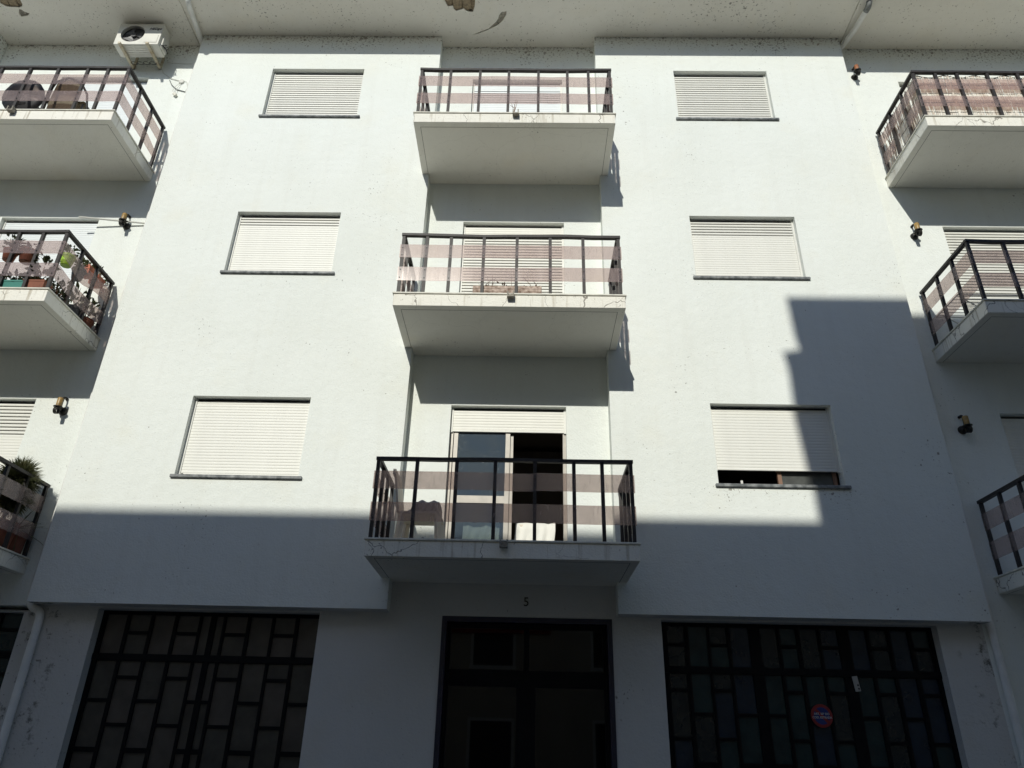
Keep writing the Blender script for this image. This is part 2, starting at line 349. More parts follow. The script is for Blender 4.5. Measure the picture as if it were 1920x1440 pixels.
bld = thing('apartment_building', 'central white plastered apartment block with two window bays and house number 5', 'building', (0, 0.2, 0))
mb = MB()
for (x0, x1), wn in (((XLL, XLR), WIN_L), ((XRL, XRR), WIN_R)):
    wall(mb, x0, x1, ZBOT, ZTOP+0.01, 0.0, [(wn[0], wn[1], ZS+k*H, ZL+k*H) for k in range(3)])
    for x, s in ((x0, 1), (x1, -1)):
        p = [(x, 0, ZBOT), (x, 0, ZTOP+0.01), (x, RY+0.15, ZTOP+0.01), (x, RY+0.15, ZBOT)]
        mb.quad(*(p if s > 0 else p[::-1]))
wall(mb, XLR, XRL, 3.372, ZTOP+0.01, RY, [(DOOR_C[0], DOOR_C[1], ZF+k*H-0.01, ZD+k*H) for k in range(3)], 0.2)
sheet('upper_wall', mb, MW, bld)
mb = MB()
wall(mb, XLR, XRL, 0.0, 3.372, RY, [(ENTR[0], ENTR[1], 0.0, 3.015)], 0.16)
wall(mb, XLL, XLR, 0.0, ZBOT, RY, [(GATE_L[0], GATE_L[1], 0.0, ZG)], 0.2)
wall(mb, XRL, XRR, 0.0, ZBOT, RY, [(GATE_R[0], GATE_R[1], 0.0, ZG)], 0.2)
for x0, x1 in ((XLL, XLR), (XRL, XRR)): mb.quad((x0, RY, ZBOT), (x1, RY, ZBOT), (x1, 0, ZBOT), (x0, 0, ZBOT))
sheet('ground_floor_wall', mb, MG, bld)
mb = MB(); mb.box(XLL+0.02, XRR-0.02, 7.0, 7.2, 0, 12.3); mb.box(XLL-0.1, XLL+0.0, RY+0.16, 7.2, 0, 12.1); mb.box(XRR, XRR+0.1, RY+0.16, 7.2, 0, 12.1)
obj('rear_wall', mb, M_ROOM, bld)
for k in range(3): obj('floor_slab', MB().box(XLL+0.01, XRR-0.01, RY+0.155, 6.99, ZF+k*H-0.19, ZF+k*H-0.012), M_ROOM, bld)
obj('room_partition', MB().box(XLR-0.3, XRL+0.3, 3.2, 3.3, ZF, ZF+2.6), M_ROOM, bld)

# eaves: the underside is cut open where plaster has fallen away
PEEL = [[(-1.375, -0.715), (-1.381, -0.648), (-1.347, -0.566), (-1.332, -0.539), (-1.298, -0.548), (-1.256, -0.548), (-1.244, -0.493), (-1.212, -0.465), (-1.17, -0.475), (-1.092, -0.503), (-1.052, -0.466), (-1.003, -0.448), (-0.944, -0.448), (-0.913, -0.54), (-0.899, -0.65), (-0.895, -0.715)],
        [(-0.987, -0.028), (-0.853, -0.088), (-0.712, -0.147), (-0.649, -0.212), (-0.588, -0.27), (-0.552, -0.328), (-0.533, -0.394), (-0.498, -0.44), (-0.413, -0.459), (-0.423, -0.394), (-0.476, -0.299), (-0.546, -0.223), (-0.634, -0.174), (-0.722, -0.125), (-0.854, -0.065)],
        [(-8.42, -0.69), (-8.08, -0.69), (-8.086, -0.623), (-8.097, -0.549), (-8.129, -0.512), (-8.184, -0.493), (-8.23, -0.502), (-8.299, -0.502), (-8.379, -0.511), (-8.447, -0.567)],
        [(-8.21, -0.465), (-8.172, -0.456), (-8.143, -0.418), (-8.074, -0.39), (-8.132, -0.352), (-8.248, -0.332), (-8.262, -0.38)]]
def eave(parent, x0, x1, peels, y1=0.5):
    mb = MB(); z = ZTOP
    outer = [Vector((x0, EAVE_Y, z)), Vector((x1, EAVE_Y, z)), Vector((x1, y1, z)), Vector((x0, y1, z))]
    loops = [outer]+[[Vector((*p, z)) for p in pl] for pl in peels]
    pts = [p for lp in loops for p in lp]
    for t in tessellate_polygon(loops):
        a, b, c = (pts[i] for i in t)
        if (b-a).cross(c-a).z > 0: b, c = c, b
        mb.quad(a, b, c)
    zt = z+0.28
    mb.quad((x0, EAVE_Y, z), (x1, EAVE_Y, z), (x1, EAVE_Y, zt), (x0, EAVE_Y, zt)); mb.quad((x0, EAVE_Y, zt), (x1, EAVE_Y, zt), (x1, 7.2, zt), (x0, 7.2, zt))
    mb.quad((x0, EAVE_Y, zt), (x0, y1, zt), (x0, y1, z), (x0, EAVE_Y, z)); mb.quad((x1, EAVE_Y, z), (x1, y1, z), (x1, y1, zt), (x1, EAVE_Y, zt))
    d = 0.022
    for pl in peels:
        for i in range(len(pl)):
            a, b = pl[i-1], pl[i]; mb.quad((*a, z), (*b, z), (*b, z+d+0.02), (*a, z+d+0.02))
    e = sheet('eave', mb, MS, parent)
    for pl in peels:
        bk = MB(); vx = [p[0] for p in pl]; vy = [p[1] for p in pl]
        bx = min(vx)-0.02; i = 0
        while bx < max(vx)+0.02:
            bk.box(bx, min(bx+0.135, max(vx)+0.03), min(vy)-0.02, max(vy)+0.02, z+d-0.004*(i % 2), z+0.1); bx += 0.15; i += 1
        bk.box(min(vx)-0.02, max(vx)+0.03, min(vy)-0.02, max(vy)+0.02, z+d+0.02, z+0.12)
        obj('bare_brick', bk, M_BRICK if len(pl) > 9 and max(vx)-min(vx) > 0.3 and min(vy) < -0.5 else M_CEM, e)
    return e
eave(bld, -5.545, 5.005, PEEL[:2])

# ------------------------------------------------------------------ roller shutters
_slat = {}
def slat_mesh(L, hgt, mat, cv=1.0):
    key = (round(L, 3), hgt, mat.name, cv)
    if key not in _slat:
        mb = MB(); pr = [(0.004*cv, -hgt/2), (-0.003*cv, -hgt*0.36), (-0.0045*cv, 0.0), (-0.003*cv, hgt*0.36), (0.004*cv, hgt/2), (0.008, hgt/2), (0.008, -hgt/2)]
        n = len(pr); mb.add([(-L/2, y, z) for y, z in pr]+[(L/2, y, z) for y, z in pr], [(i, (i+1) % n, n+(i+1) % n, n+i) for i in range(n)]+[tuple(range(n))[::-1], tuple(range(n, 2*n))])
        m = mb.mesh('slat'); m.materials.append(mat); _slat[key] = m
    return _slat[key]
def shutter(parent, x0, x1, y, ztop, zbot, mat=None, n_open=0, open_from=0, guides=True):
    mat = mat or M_SLAT; L = x1-x0-0.05; cx = (x0+x1)/2
    z = ztop-0.035; i = 0
    while True:
        op = open_from <= i < open_from+n_open
        pitch = 0.0475 if op else 0.0378
        if z-pitch < zbot-0.004: break
        obj('slat', slat_mesh(L, 0.037, mat, 1.0 if op else 0.38), None, parent, (cx, y, z-0.0185), recalc=False); z -= pitch; i += 1
    obj('bottom_bar', MB().cbox(x0+0.028, x1-0.028, y-0.008, y+0.012, zbot, z-0.001 if z-zbot > 0.012 else zbot+0.02, 0.003), mat, parent)
    if guides:
        for a in (x0, x1-0.028): obj('side_guide', MB().box(a, a+0.028, y-0.012, y+0.02, zbot-0.01, ztop), M_ALU, parent)
    obj('shutter_box_edge', MB().box(x0, x1, y+0.03, y+0.05, ztop-0.05, ztop), M_DARK, parent)

def window(parent, xs, k, side, raise_=0.0, n_open=0, open_from=0, mat=None):
    wx = sub('window', parent, ((xs[0]+xs[1])/2, 0, ZS+k*H))
    zt, zb = ZL+k*H, ZS+k*H
    shutter(wx, xs[0], xs[1], 0.085, zt, zb+raise_, mat, n_open, open_from)
    s = MB().cbox(xs[0]-0.04, xs[1]+0.05, -0.032, 0.075, zb-0.036, zb+0.003, 0.006)
    obj('sill', s, M_SLATE, wx)
    if raise_ > 0.1:
        f = MB(); xm = (xs[0]+xs[1])/2+0.01
        f.box(xm, xm+0.045, 0.13, 0.17, zb, zb+0.4); f.box(xm+0.046, xs[1]-0.03, 0.13, 0.17, zb, zb+0.045); f.box(xs[1]-0.075, xs[1]-0.03, 0.13, 0.17, zb+0.046, zb+0.4)
        obj('frame', f, M_BRNW, wx)
        obj('pane', MB().box(xm+0.045, xs[1]-0.075, 0.148, 0.153, zb+0.045, zb+0.4), simple('grey_pane', (0.10, 0.105, 0.10), 0.2, noise=0.3, nscale=12), wx)
        obj('frame', MB().box(xs[0]+0.30, xs[0]+0.325, 0.14, 0.16, zb, zb+0.1), M_ALU, wx)
    if k == 2 and side == 'R' or k == 0 and side == 'L':
        h = MB()
        for x in ((xs[0]+0.06,) if side == 'L' else (xs[0]+0.05, xs[1]-0.06)): h.lathe([(0.014, 0), (0.014, 0.02)], (x, 0.075, zb+0.03+raise_), 8, 'y')
        obj('stop_knob', h, M_DARK, wx)
    return wx
for k, o, of in ((0, 0, 0), (1, 3, 0), (2, 22, 0)): window(bld, WIN_L, k, 'L', n_open=o, open_from=of)
window(bld, WIN_R, 0, 'R', raise_=0.205); window(bld, WIN_R, 1, 'R', n_open=5); window(bld, WIN_R, 2, 'R', raise_=0.03, n_open=22)

def balcony_door(parent, xs, k, bottom=None, **kw):
    d = sub('balcony_door', parent, ((xs[0]+xs[1])/2, RY, ZF+k*H))
    shutter(d, xs[0], xs[1], RY+0.075, ZD+k*H, ZF+k*H+0.02 if bottom is None else bottom, **kw)
    obj('threshold', MB().box(xs[0], xs[1], RY+0.02, RY+0.18, ZF+k*H-0.005, ZF+k*H+0.015), M_COP, d)
    return d
balcony_door(bld, DOOR_C, 2, mat=M_SLATW, n_open=6, open_from=3)
balcony_door(bld, DOOR_C, 1, n_open=40, open_from=3)
d = balcony_door(bld, DOOR_C, 0, bottom=5.235)
x0, x1 = DOOR_C; ym = RY+0.12
for nm, bx in (('frame', (x0, x0+0.04, 5.25)), ('frame', (x1-0.04, x1, 5.25))):
    obj(nm, MB().box(bx[0], bx[1], ym-0.035, ym+0.06, ZF+0.02, bx[2]), M_BRONZE, d)
lf = MB(); a, b = x0+0.05, -0.205
lf.box(a, a+0.05, ym-0.03, ym, ZF+0.03, 5.3); lf.box(b-0.055, b, ym-0.03, ym, ZF+0.03, 5.3); lf.box(a+0.05, b-0.055, ym-0.029, ym-0.001, 4.33, 4.42); lf.box(a+0.05, b-0.055, ym-0.029, ym-0.001, ZF+0.03, ZF+0.12)
lf.box(b+0.004, b+0.04, ym+0.004, ym+0.034, ZF+0.03, 5.22)
obj('sliding_leaf_frame', lf, M_BRONZE, d)
for z0, z1 in ((4.42, 5.3), (ZF+0.12, 4.33)): obj('pane', MB().box(a+0.05, b-0.055, ym-0.018, ym-0.012, z0, z1), M_GLASSW, d)

# ------------------------------------------------------------------ balconies
def strip(parent, a, b, z0, z1, outward, sag=None):
    a, b = Vector(a), Vector(b); n = 14; mb = MB(); t = 0.005; o = Vector(outward)
    vs = []
    for i in range(n+1):
        f = i/n; p = a.lerp(b, f); s0, s1 = (sag(f) if sag else (0.0, 0.0))
        wv = 0.002*math.sin(f*9+a.x*3)
        for q, zz in ((0, z0+s0), (0, z1+s1), (t, z1+s1), (t, z0+s0)):
            vs.append((p+o*(q+wv)+Vector((0, 0, zz))))
    fs = []
    for i in range(n):
        for j in range(4): fs.append((4*i+j, 4*i+(j+1) % 4, 4*i+4+(j+1) % 4, 4*i+4+j))
    fs += [(0, 1, 2, 3), tuple(4*n+j for j in (3, 2, 1, 0))]
    mb.add(vs, fs); return obj('panel', mb, M_STRIP, parent)

def balcony(parent, k, x0, x1, yw, fposts, sides, spout_x, seams, narrow=None, side_sag=None, side_gaps=None):
    z0 = ZF+k*H; b = sub('balcony', parent, ((x0+x1)/2, yw, z0))
    s = MB(); zb, zt = z0-0.182, z0-0.022
    if narrow:   # the slab runs on into the recess between the bays
        n0, n1, ny = narrow
        P = [(x0, YB), (x1, YB), (x1, yw), (n1, yw), (n1, ny), (n0, ny), (n0, yw), (x0, yw)]
    else: P = [(x0, YB), (x1, YB), (x1, yw), (x0, yw)]
    n = len(P); rr = random.Random(k*7+int(x0*10))
    s.add([(p[0], p[1], zb) for p in P]+[(p[0], p[1], zt) for p in P], [tuple(range(n))[::-1], tuple(range(n, 2*n))]+[(i, (i+1) % n, n+(i+1) % n, n+i) for i in range(n)])
    sl = obj('slab', s, MB_, b, bevel=0.006)
    g = MB(); e = 0.085  # thin dark strips drawn in place of a cut groove
    g.box(x0+e, x1-e, YB+e, YB+e+0.005, zb-0.0015, zb+0.004)
    for xx in (x0+e, x1-e-0.005): g.box(xx, xx+0.005, YB+e+0.005, yw-0.01, zb-0.0015, zb+0.004)
    obj('drip_groove', g, M_GROOVE, sl)
    ov = 0.014
    c = MB(); c.cbox(x0-ov, x1+ov, YB-ov, yw-0.001, zt+0.001, z0, 0.004)
    if narrow: c.box(narrow[0]+0.002, narrow[1]-0.002, yw, narrow[2]-0.001, zt+0.001, z0-0.001)
    obj('coping', c, M_COP, b)
    yp = YB+0.033; zr = z0+0.865
    # top rail, mitred at the corners, slightly bent like old flat bar
    tr = MB(); xa, xb = fposts[0], fposts[-1]; seg = 8
    pts = [Vector((xa-0.025+(xb-xa+0.05)*i/seg, yp+rr.uniform(-0.004, 0.004), zr-0.018+rr.uniform(-0.004, 0.004)*(2.2 if k == 1 and narrow else 1))) for i in range(seg+1)]
    for p, q in zip(pts, pts[1:]): tr.bar(p, q, 0.05, 0.034)
    obj('top_rail', tr, M_IRON, b)
    ys = [yp+(yw-0.07-yp)*f for f in (0.333, 0.667, 1.0)]
    def post(x, y, out, strips):
        m = MB(); m.box(x-0.018, x+0.018, y-0.018, y+0.018, z0-0.001, zr-0.034)
        p = obj('post', m, M_IRON, b)
        sc = MB(); o = Vector(out); t = Vector((-o.y, o.x, 0))
        for zz in strips:
            cpt = Vector((x, y, z0+zz))+o*0.0275
            sc.obox(cpt, t*0.006, Vector((0, 0, 0.006)), o*0.004)
        if strips: obj('screw', sc, M_SCREW, p, kind='stuff')
        return p
    SZ = [(0.51, 0.70), (0.18, 0.375)]
    scr = (0.22, 0.335, 0.55, 0.66)
    for x in fposts: post(x, yp, (0, -1, 0), scr)
    for zz0, zz1 in SZ:
        cuts = [fposts[i] for i in seams]
        for u, v in zip(cuts, cuts[1:]):
            j = rr.uniform(-0.006, 0.006)
            strip(b, (u-0.012 if u != cuts[0] else u-0.03, yp-0.018, z0), (v+(0.03 if v == cuts[-1] else -0.014), yp-0.018, z0), zz0+j, zz1+j, (0, -1, 0))
    for sd in sides:
        x = fposts[0] if sd < 0 else fposts[-1]
        r2 = MB(); r2.bar((x, yp+0.026, zr-0.018), (x, yw-0.04, zr-0.018), 0.05, 0.034)
        obj('top_rail', r2, M_IRON, b)
        for y in ys: post(x, y, (sd, 0, 0), scr)
        for q, (zz0, zz1) in enumerate(SZ):
            sg = side_sag[q] if side_sag else None
            parts = side_gaps[q] if side_gaps else [(0.0, 1.0)]
            for f0, f1 in parts:
                L = yw-0.05-(yp-0.01); strip(b, (x+sd*0.018, yp-0.01+L*f0, z0), (x+sd*0.018, yp-0.01+L*f1, z0), zz0, zz1, (sd, 0, 0), sg)
    if spout_x is not None:
        sp = MB(); sp.box(spout_x-0.04, spout_x+0.04, YB-0.075, YB-ov-0.001, z0-0.085, z0-0.07); sp.box(spout_x-0.04, spout_x-0.026, YB-0.075, YB-ov-0.001, z0-0.07, z0-0.012); sp.box(spout_x+0.026, spout_x+0.04, YB-0.075, YB-ov-0.001, z0-0.07, z0-0.012)
        sp.box(spout_x-0.026, spout_x+0.026, YB-0.02, YB-ov-0.001, z0-0.07, z0-0.012)
        obj('drain_spout', sp, M_CEM, b)
    return b
PA = [-1.535, -1.13, -0.72, -0.32, 0.09, 0.49, 0.78, 1.075]; PB = [-1.53, -1.24, -0.95, -0.55, -0.15, 0.25, 0.645, 1.07]
for k in range(3):
    balcony(bld, k, -1.573, 1.116, 0.0, PB if k == 1 else PA, (-1, 1), -0.21, [0, 3, 4, 5, 7] if k == 0 else [0, 4, 5, 7], narrow=(XLR+0.002, XRL-0.002, RY))

# ------------------------------------------------------------------ gates and entrance
def gate(parent, x0, x1, cols, mats, seed, name='gate'):
    rr = random.Random(seed); g = sub(name, parent, ((x0+x1)/2, GY, 0)); f = MB(); y0, y1 = GY, GY+0.04
    top = ZG-0.003
    xs = [x0]
    rows_s = [(0.1, 0.44), (0.485, 0.90), (0.95, 1.365), (1.412, 1.845), (1.88, 2.307), (2.343, 2.49)]; rows_f = [(0.1, 0.67), (0.72, 1.13), (1.18, 1.6), (1.648, 2.076), (2.112, 2.49)]
    edges = [x0]+[v for c in cols for v in c[:2]]+[x1]
    for i in range(0, len(edges), 2): f.box(edges[i], edges[i+1], y0+0.001, y1+0.001, 0.02, top)       # stiles
    for a, b, sp in cols:
        rows = list(rows_s if sp else rows_f)+([(2.565, 2.768), (2.802, 2.975)] if sp else [(2.565, 2.975)])
        zz = [0.02]+[v for r_ in rows for v in r_]+[top]
        for i in range(0, len(zz), 2): f.box(a, b, y0+0.004, y1-0.003, zz[i], zz[i+1])
        for r0, r1 in rows:
            obj('pane', MB().box(a, b, GY+0.022, GY+0.028, r0, r1), rr.choice(mats), g)
    f.box(x0, x1, y0-0.008, y0, 2.495, 2.56)
    obj('frame', f, M_BLK, g)
    return g
gl = [(-4.651, -4.426, 0), (-4.388, -4.156, 1), (-4.119, -3.887, 0), (-3.849, -3.61, 1), (-3.58, -3.483, 0), (-3.423, -3.341, 0), (-3.311, -3.072, 1), (-3.034, -2.796, 0), (-2.766, -2.535, 1), (-2.497, -2.262, 0)]
g1 = gate(bld, GATE_L[0], GATE_L[1], gl, M_PANES_L, 3, 'garage_gate')
gr = [(1.567, 1.753, 1), (1.798, 2.0, 0), (2.03, 2.217, 1), (2.252, 2.458, 0), (2.577, 2.76, 0), (2.795, 2.97, 1), (3.009, 3.204, 0), (3.235, 3.42, 1), (3.543, 3.728, 0), (3.765, 3.953, 1), (3.99, 4.179, 0), (4.225, 4.404, 1)]
g2 = gate(bld, GATE_R[0], GATE_R[1], gr, M_PANES_R, 5, 'garage_gate')
g2['label'] = 'dark garage gate with blue-green panes'; g1['label'] = 'dark garage gate with smoky brown panes'
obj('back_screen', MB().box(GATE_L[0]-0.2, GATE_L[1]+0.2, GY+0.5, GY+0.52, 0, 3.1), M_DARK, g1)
lk = MB(); lk.box(-0.028, 0.028, -0.008, 0, -0.075, 0.075)
lp = obj('lock_plate', lk, simple('dull_plate', (0.42, 0.42, 0.42), 0.4, metal=0.5), g2, (3.53, GY-0.001, 2.425), rot=(0, R(-6), 0))
for zz in (-0.015, -0.05): 
    kk = obj('keyhole', MB().lathe([(0.01, 0), (0.01, 0.003)], (0.012, -0.008, zz), 10, 'y'), M_DARK, lp, (3.53, GY-0.001, 2.425))

ed = sub('entrance_door', bld, (0.03, GY, 0)); f = MB(); a, b = ENTR; ye = RY+0.03
f.box(a, a+0.055, RY-0.012, ye+0.05, 0, 3.012); f.box(b-0.055, b, RY-0.012, ye+0.05, 0, 3.012); f.box(a+0.055, b-0.055, RY-0.011, ye+0.05, 2.955, 3.012)
obj('frame', f, simple('navy_frame', (0.018, 0.018, 0.04), 0.4, noise=0.4), ed)
f = MB(); ya, yb = RY+0.07, RY+0.11
for xa, xb in ((a+0.056, a+0.10), (b-0.10, b-0.056), (0.00, 0.06)): f.box(xa, xb, ya, yb, 0.02, 2.95)
f.box(a+0.1, 0.0, ya+0.002, yb-0.002, 2.31, 2.475); f.box(0.06, b-0.1, ya+0.002, yb-0.002, 2.31, 2.475); f.box(a+0.1, 0.0, ya+0.002, yb-0.002, 0.02, 0.4); f.box(0.06, b-0.1, ya+0.002, yb-0.002, 0.02, 0.4)
f.box(a+0.1, b-0.1, ya+0.003, yb-0.003, 2.90, 2.95)
f.box(-0.07, 0.0, ya+0.004, yb, 0.4, 2.31); f.box(0.06, 0.13, ya+0.004, yb, 0.4, 2.31)
obj('leaf_frame', f, M_BLK, ed)
for p in ((a+0.1, 0.0, 2.475, 2.90), (0.06, b-0.1, 2.475, 2.90), (a+0.1, -0.07, 0.4, 2.31), (0.13, b-0.1, 0.4, 2.31)):
    obj('pane', MB().box(p[0], p[1], ya+0.02, ya+0.026, p[2], p[3]), M_GLASSD, ed)
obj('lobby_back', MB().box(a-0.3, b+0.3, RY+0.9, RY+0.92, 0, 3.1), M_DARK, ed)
num = obj('house_number', text_mesh('5', 0.135, 0.006, 0, 0.0), M_BRASS, bld, (0.02, RY-0.007, 3.175), rot=(R(90), 0, 0))

# ------------------------------------------------------------------ neighbouring blocks
nl = thing('neighbouring_building', 'white block set back at the left edge with plant-filled balconies', 'building', (-7.0, 0.2, 0))
mb = MB(); wall(mb, -8.79, XLL, 3.03, ZTOP+0.01, RY, [(DOOR_L[0], DOOR_L[1], ZF+k*H-0.01, ZD+k*H) for k in range(3)], 0.2)
mb.quad((-8.79, RY, 3.03), (XLL-0.001, RY, 3.03), (XLL-0.001, RY+0.25, 3.03), (-8.79, RY+0.25, 3.03))
wall(mb, -13.5, -8.79, 3.03, ZTOP+0.01, 0.0); mb.quad((-8.79, 0, 3.03), (-8.79, RY, 3.03), (-8.79, RY, ZTOP+0.01), (-8.79, 0, ZTOP+0.01))
sheet('upper_wall', mb, MW, nl)
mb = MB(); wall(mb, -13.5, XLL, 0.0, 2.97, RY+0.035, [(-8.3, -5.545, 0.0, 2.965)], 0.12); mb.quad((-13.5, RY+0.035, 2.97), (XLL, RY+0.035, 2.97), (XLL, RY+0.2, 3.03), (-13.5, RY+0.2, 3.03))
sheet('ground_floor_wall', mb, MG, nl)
obj('rear_wall', MB().box(-13.5, XLL-0.12, 1.6, 1.7, 0, 12.1), M_ROOM, nl)
eave(nl, -13.5, -5.556, PEEL[2:])
cl = []; x = -5.605
for i in range(8): cl.append((x-0.225, x, (i+1) % 2)); x -= 0.262
gate(nl, -8.3, -5.548, [c for c in reversed(cl)], M_PANES_R[:1]+M_PANES_L[:1], 9, 'garage_gate')
def sagL2(f): s = -0.10*math.exp(-((f-0.42)/0.22)**2); return (s*0.9, s*0.35)
def sagL2b(f): s = -0.05*math.sin(f*math.pi); return (s, s)
def sagL3b(f): s = -0.07*max(0, (f-0.7)/0.3); return (0.0, s)
LP = [-8.35, -7.95, -7.49, -7.08, -6.68, -6.26, -5.97, -5.68]
for k in range(3):
    ss = {1: (sagL2, sagL2b), 2: (None, sagL3b)}.get(k)
    fp = LP if k != 1 else [-8.35, -7.9, -7.5, -7.1, -6.7, -6.28, -5.98, -5.69]
    balcony(nl, k, -8.6, -5.65 if k else -5.655, RY, fp, (1,), -7.03, [0, 3, 5, 7], side_sag=ss)
for k, kw in ((0, dict(n_open=9)), (1, dict(mat=M_SLATW)), (2, dict(mat=M_SLATW))): balcony_door(nl, DOOR_L, k, **kw)

nr = thing('neighbouring_building', 'white block set back at the right edge with reed-screened top balcony', 'building', (7.0, 0.2, 0))
mb = MB(); wall(mb, XRR, 9.0, 0.0, ZTOP+0.01, RY, [(DOOR_R[0], DOOR_R[1], ZF+k*H-0.01, ZD+k*H) for k in range(3)], 0.2)
wall(mb, 9.0, 13.5, 0.0, ZTOP+0.01, 0.0); mb.quad((9.0, RY, 0), (9.0, 0, 0), (9.0, 0, ZTOP+0.01), (9.0, RY, ZTOP+0.01))
sheet('upper_wall', mb, MW, nr)
obj('rear_wall', MB().box(XRR+0.12, 13.5, 1.6, 1.7, 0, 12.1), M_ROOM, nr)
eave(nr, 5.016, 13.5, [])
RP = [5.245, 5.545, 5.84, 6.25, 6.66, 7.08, 7.5, 8.0]; RP2 = [5.245, 5.67, 6.1, 6.5, 6.9, 7.3, 7.7, 8.0]
for k in range(3):
    balcony(nr, k, 5.21, 8.2, RY, RP if k == 2 else RP2, (-1,), None, [0, 2, 5, 7], side_gaps=([(0.0, 1.0)], [(0.03, 0.34), (0.68, 1.0)]) if k == 2 else None)
for k, kw in ((0, {}), (1, dict(n_open=40)), (2, {})): balcony_door(nr, DOOR_R, k, **kw)

# ------------------------------------------------------------------ houses across the street: they shade the lower storeys
def across(name, label, x0, x1, y, zt, seed, wallc, fallback, band=None):
    rr = random.Random(seed)
    h = thing(name, label, 'building', ((x0+x1)/2, y, 0)); m = simple(name+'_render', wallc, 0.9, noise=0.2, nscale=1.2, bump=0.3)
    hs = []; z = 1.0
    xs = []; x = x0+1.2
    while x < x1-1.6: xs.append(x); x += 2.6
    st = int((zt-1.0)//2.9)
    hs = [(x, x+1.1, 1.0+j*2.9, 2.5+j*2.9) for x in xs for j in range(st) if 2.5+j*2.9 < zt-0.4]
    mb = MB(); wall(mb, x0, x1, 0, zt, 0, hs, 0.12)
    # the front faces the street (+y): mirror the sheet onto it
    mb.v = [(vx, y-vy, vz) for vx, vy, vz in mb.v]; mb.f = [tuple(reversed(q)) for q in mb.f]
    mb.box(x0, x0+0.2, y-7, y-0.001, 0, zt-0.002); mb.box(x1-0.2, x1, y-7, y-0.001, 0, zt-0.002); mb.box(x0+0.2, x1-0.2, y-7, y-6.8, 0, zt-0.002)
    obj('wall', mb, m, h, recalc=False)
    for a, b, c, d in hs:
        wn = sub('window', h, ((a+b)/2, y-0.1, c)); f = MB()
        f.box(a-0.08, a, y-0.02, y+0.02, c-0.08, d+0.08); f.box(b, b+0.08, y-0.02, y+0.02, c-0.08, d+0.08); f.box(a, b, y-0.02, y+0.02, d, d+0.08); f.box(a-0.1, b+0.1, y-0.02, y+0.06, c-0.1, c)
        obj('frame', f, M_ALU, wn); obj('pane', MB().box(a, b, y-0.1, y-0.09, c, d), M_DARK, wn)
    if band: obj('red_band', MB().box(x0, x1, y+0.001, y+0.12, band[0], band[1]), simple('red_paint', (0.30, 0.05, 0.035), 0.8), h)
    return h
YO = -13.0; sx_ = 3.40-13.0*0.167/0.85; dz = 13.0*0.50/0.85; dx = 13.0*0.167/0.85
low = across('opposite_house', 'lower house across the street behind the viewer with tiled eaves', -26.0, sx_-0.101, YO, 11.5, 4, (0.54, 0.475, 0.38), None, (4.75, 5.15))
ez = 4.09+dz
rf = MB(); rf.box(-26.3, sx_-0.101, YO-7, YO, 11.5, ez-0.06)
rf.box(-26.3, sx_-0.101, YO-0.3, YO+0.0, ez-0.06, ez)
M_TILE = simple('roof_tile', (0.33, 0.12, 0.06), 0.85, noise=0.4, nscale=6)
rfo = obj('roof', rf, M_TILE, low)
for i, bx in enumerate((-6.7, -5.35, -3.05)): obj('tile', MB().cbox(bx, bx+0.16, YO-0.28, YO-0.05, ez, ez+0.035, 0.01), M_TILE, rfo)
tz = 7.11+dz; sx = 3.40-dx
tall = across('opposite_house', 'taller house across the street behind the viewer with flat parapet', sx-0.10, 24.0, YO, tz-1.0, 6, (0.54, 0.48, 0.39), None)
pr = MB(); P = [(sx-0.10, tz-2.6), (sx-0.17, tz-1.6), (sx-0.16, tz-1.10), (sx-0.19, tz-0.83), (sx+0.02, tz-0.79), (sx-0.01, tz-0.6), (sx-0.03, tz), (24.0, tz), (24.0, tz-2.6)]
n = len(P); pr.add([(p[0], YO-0.35, p[1]) for p in P]+[(p[0], YO-0.001, p[1]) for p in P], [tuple(range(n)), tuple(range(n, 2*n))[::-1]]+[(i, (i+1) % n, n+(i+1) % n, n+i) for i in range(n)])
obj('parapet', pr, simple('parapet_render', (0.5, 0.48, 0.43), 0.9), tall)
obj('roof', MB().box(sx+0.02, 24, YO-7, YO-0.36, tz-1.0, tz-0.8), simple('roof_felt', (0.2, 0.19, 0.18), 0.9), tall)

# ------------------------------------------------------------------ rain pipes
def arc(a, b, c, n=6):
    a, b, c = Vector(a), Vector(b), Vector(c); return [(a*(1-t)**2+2*b*t*(1-t)+c*t*t) for t in [i/n for i in range(n+1)]]
pl = thing('rain_pipe', 'white rain pipe from the eaves down the left edge of the block', 'pipe', (-5.46, 0.15, 0))
r_ = 0.041
pts = arc((-5.39, -0.66, 12.118), (-5.39, -0.66, 12.06), (-5.40, -0.60, 12.06))+[(-5.43, -0.25, 12.06)]+arc((-5.455, 0.08, 12.06), (-5.46, 0.15, 12.06), (-5.462, 0.15, 11.98))+[(-5.462, 0.15, 7.5)]+arc((-5.462, 0.15, 3.12), (-5.462, 0.15, 3.02), (-5.40, 0.15, 2.995))+arc((-5.37, 0.15, 2.985), (-5.30, 0.15, 2.965), (-5.30, 0.15, 2.88))+[(-5.30, 0.15, 1.5), (-5.30, 0.15, 0.14)]
obj('tube', MB().tube(pts, r_, 12), M_PIPE, pl, smooth=True)
obj('socket', MB().tube([(-5.30, 0.15, 2.86), (-5.30, 0.15, 2.80)], 0.042, 12), M_PIPE, pl, smooth=False)
prp = thing('rain_pipe', 'white rain pipe from the eaves down the right edge of the block', 'pipe', (4.995, 0.155, 0))
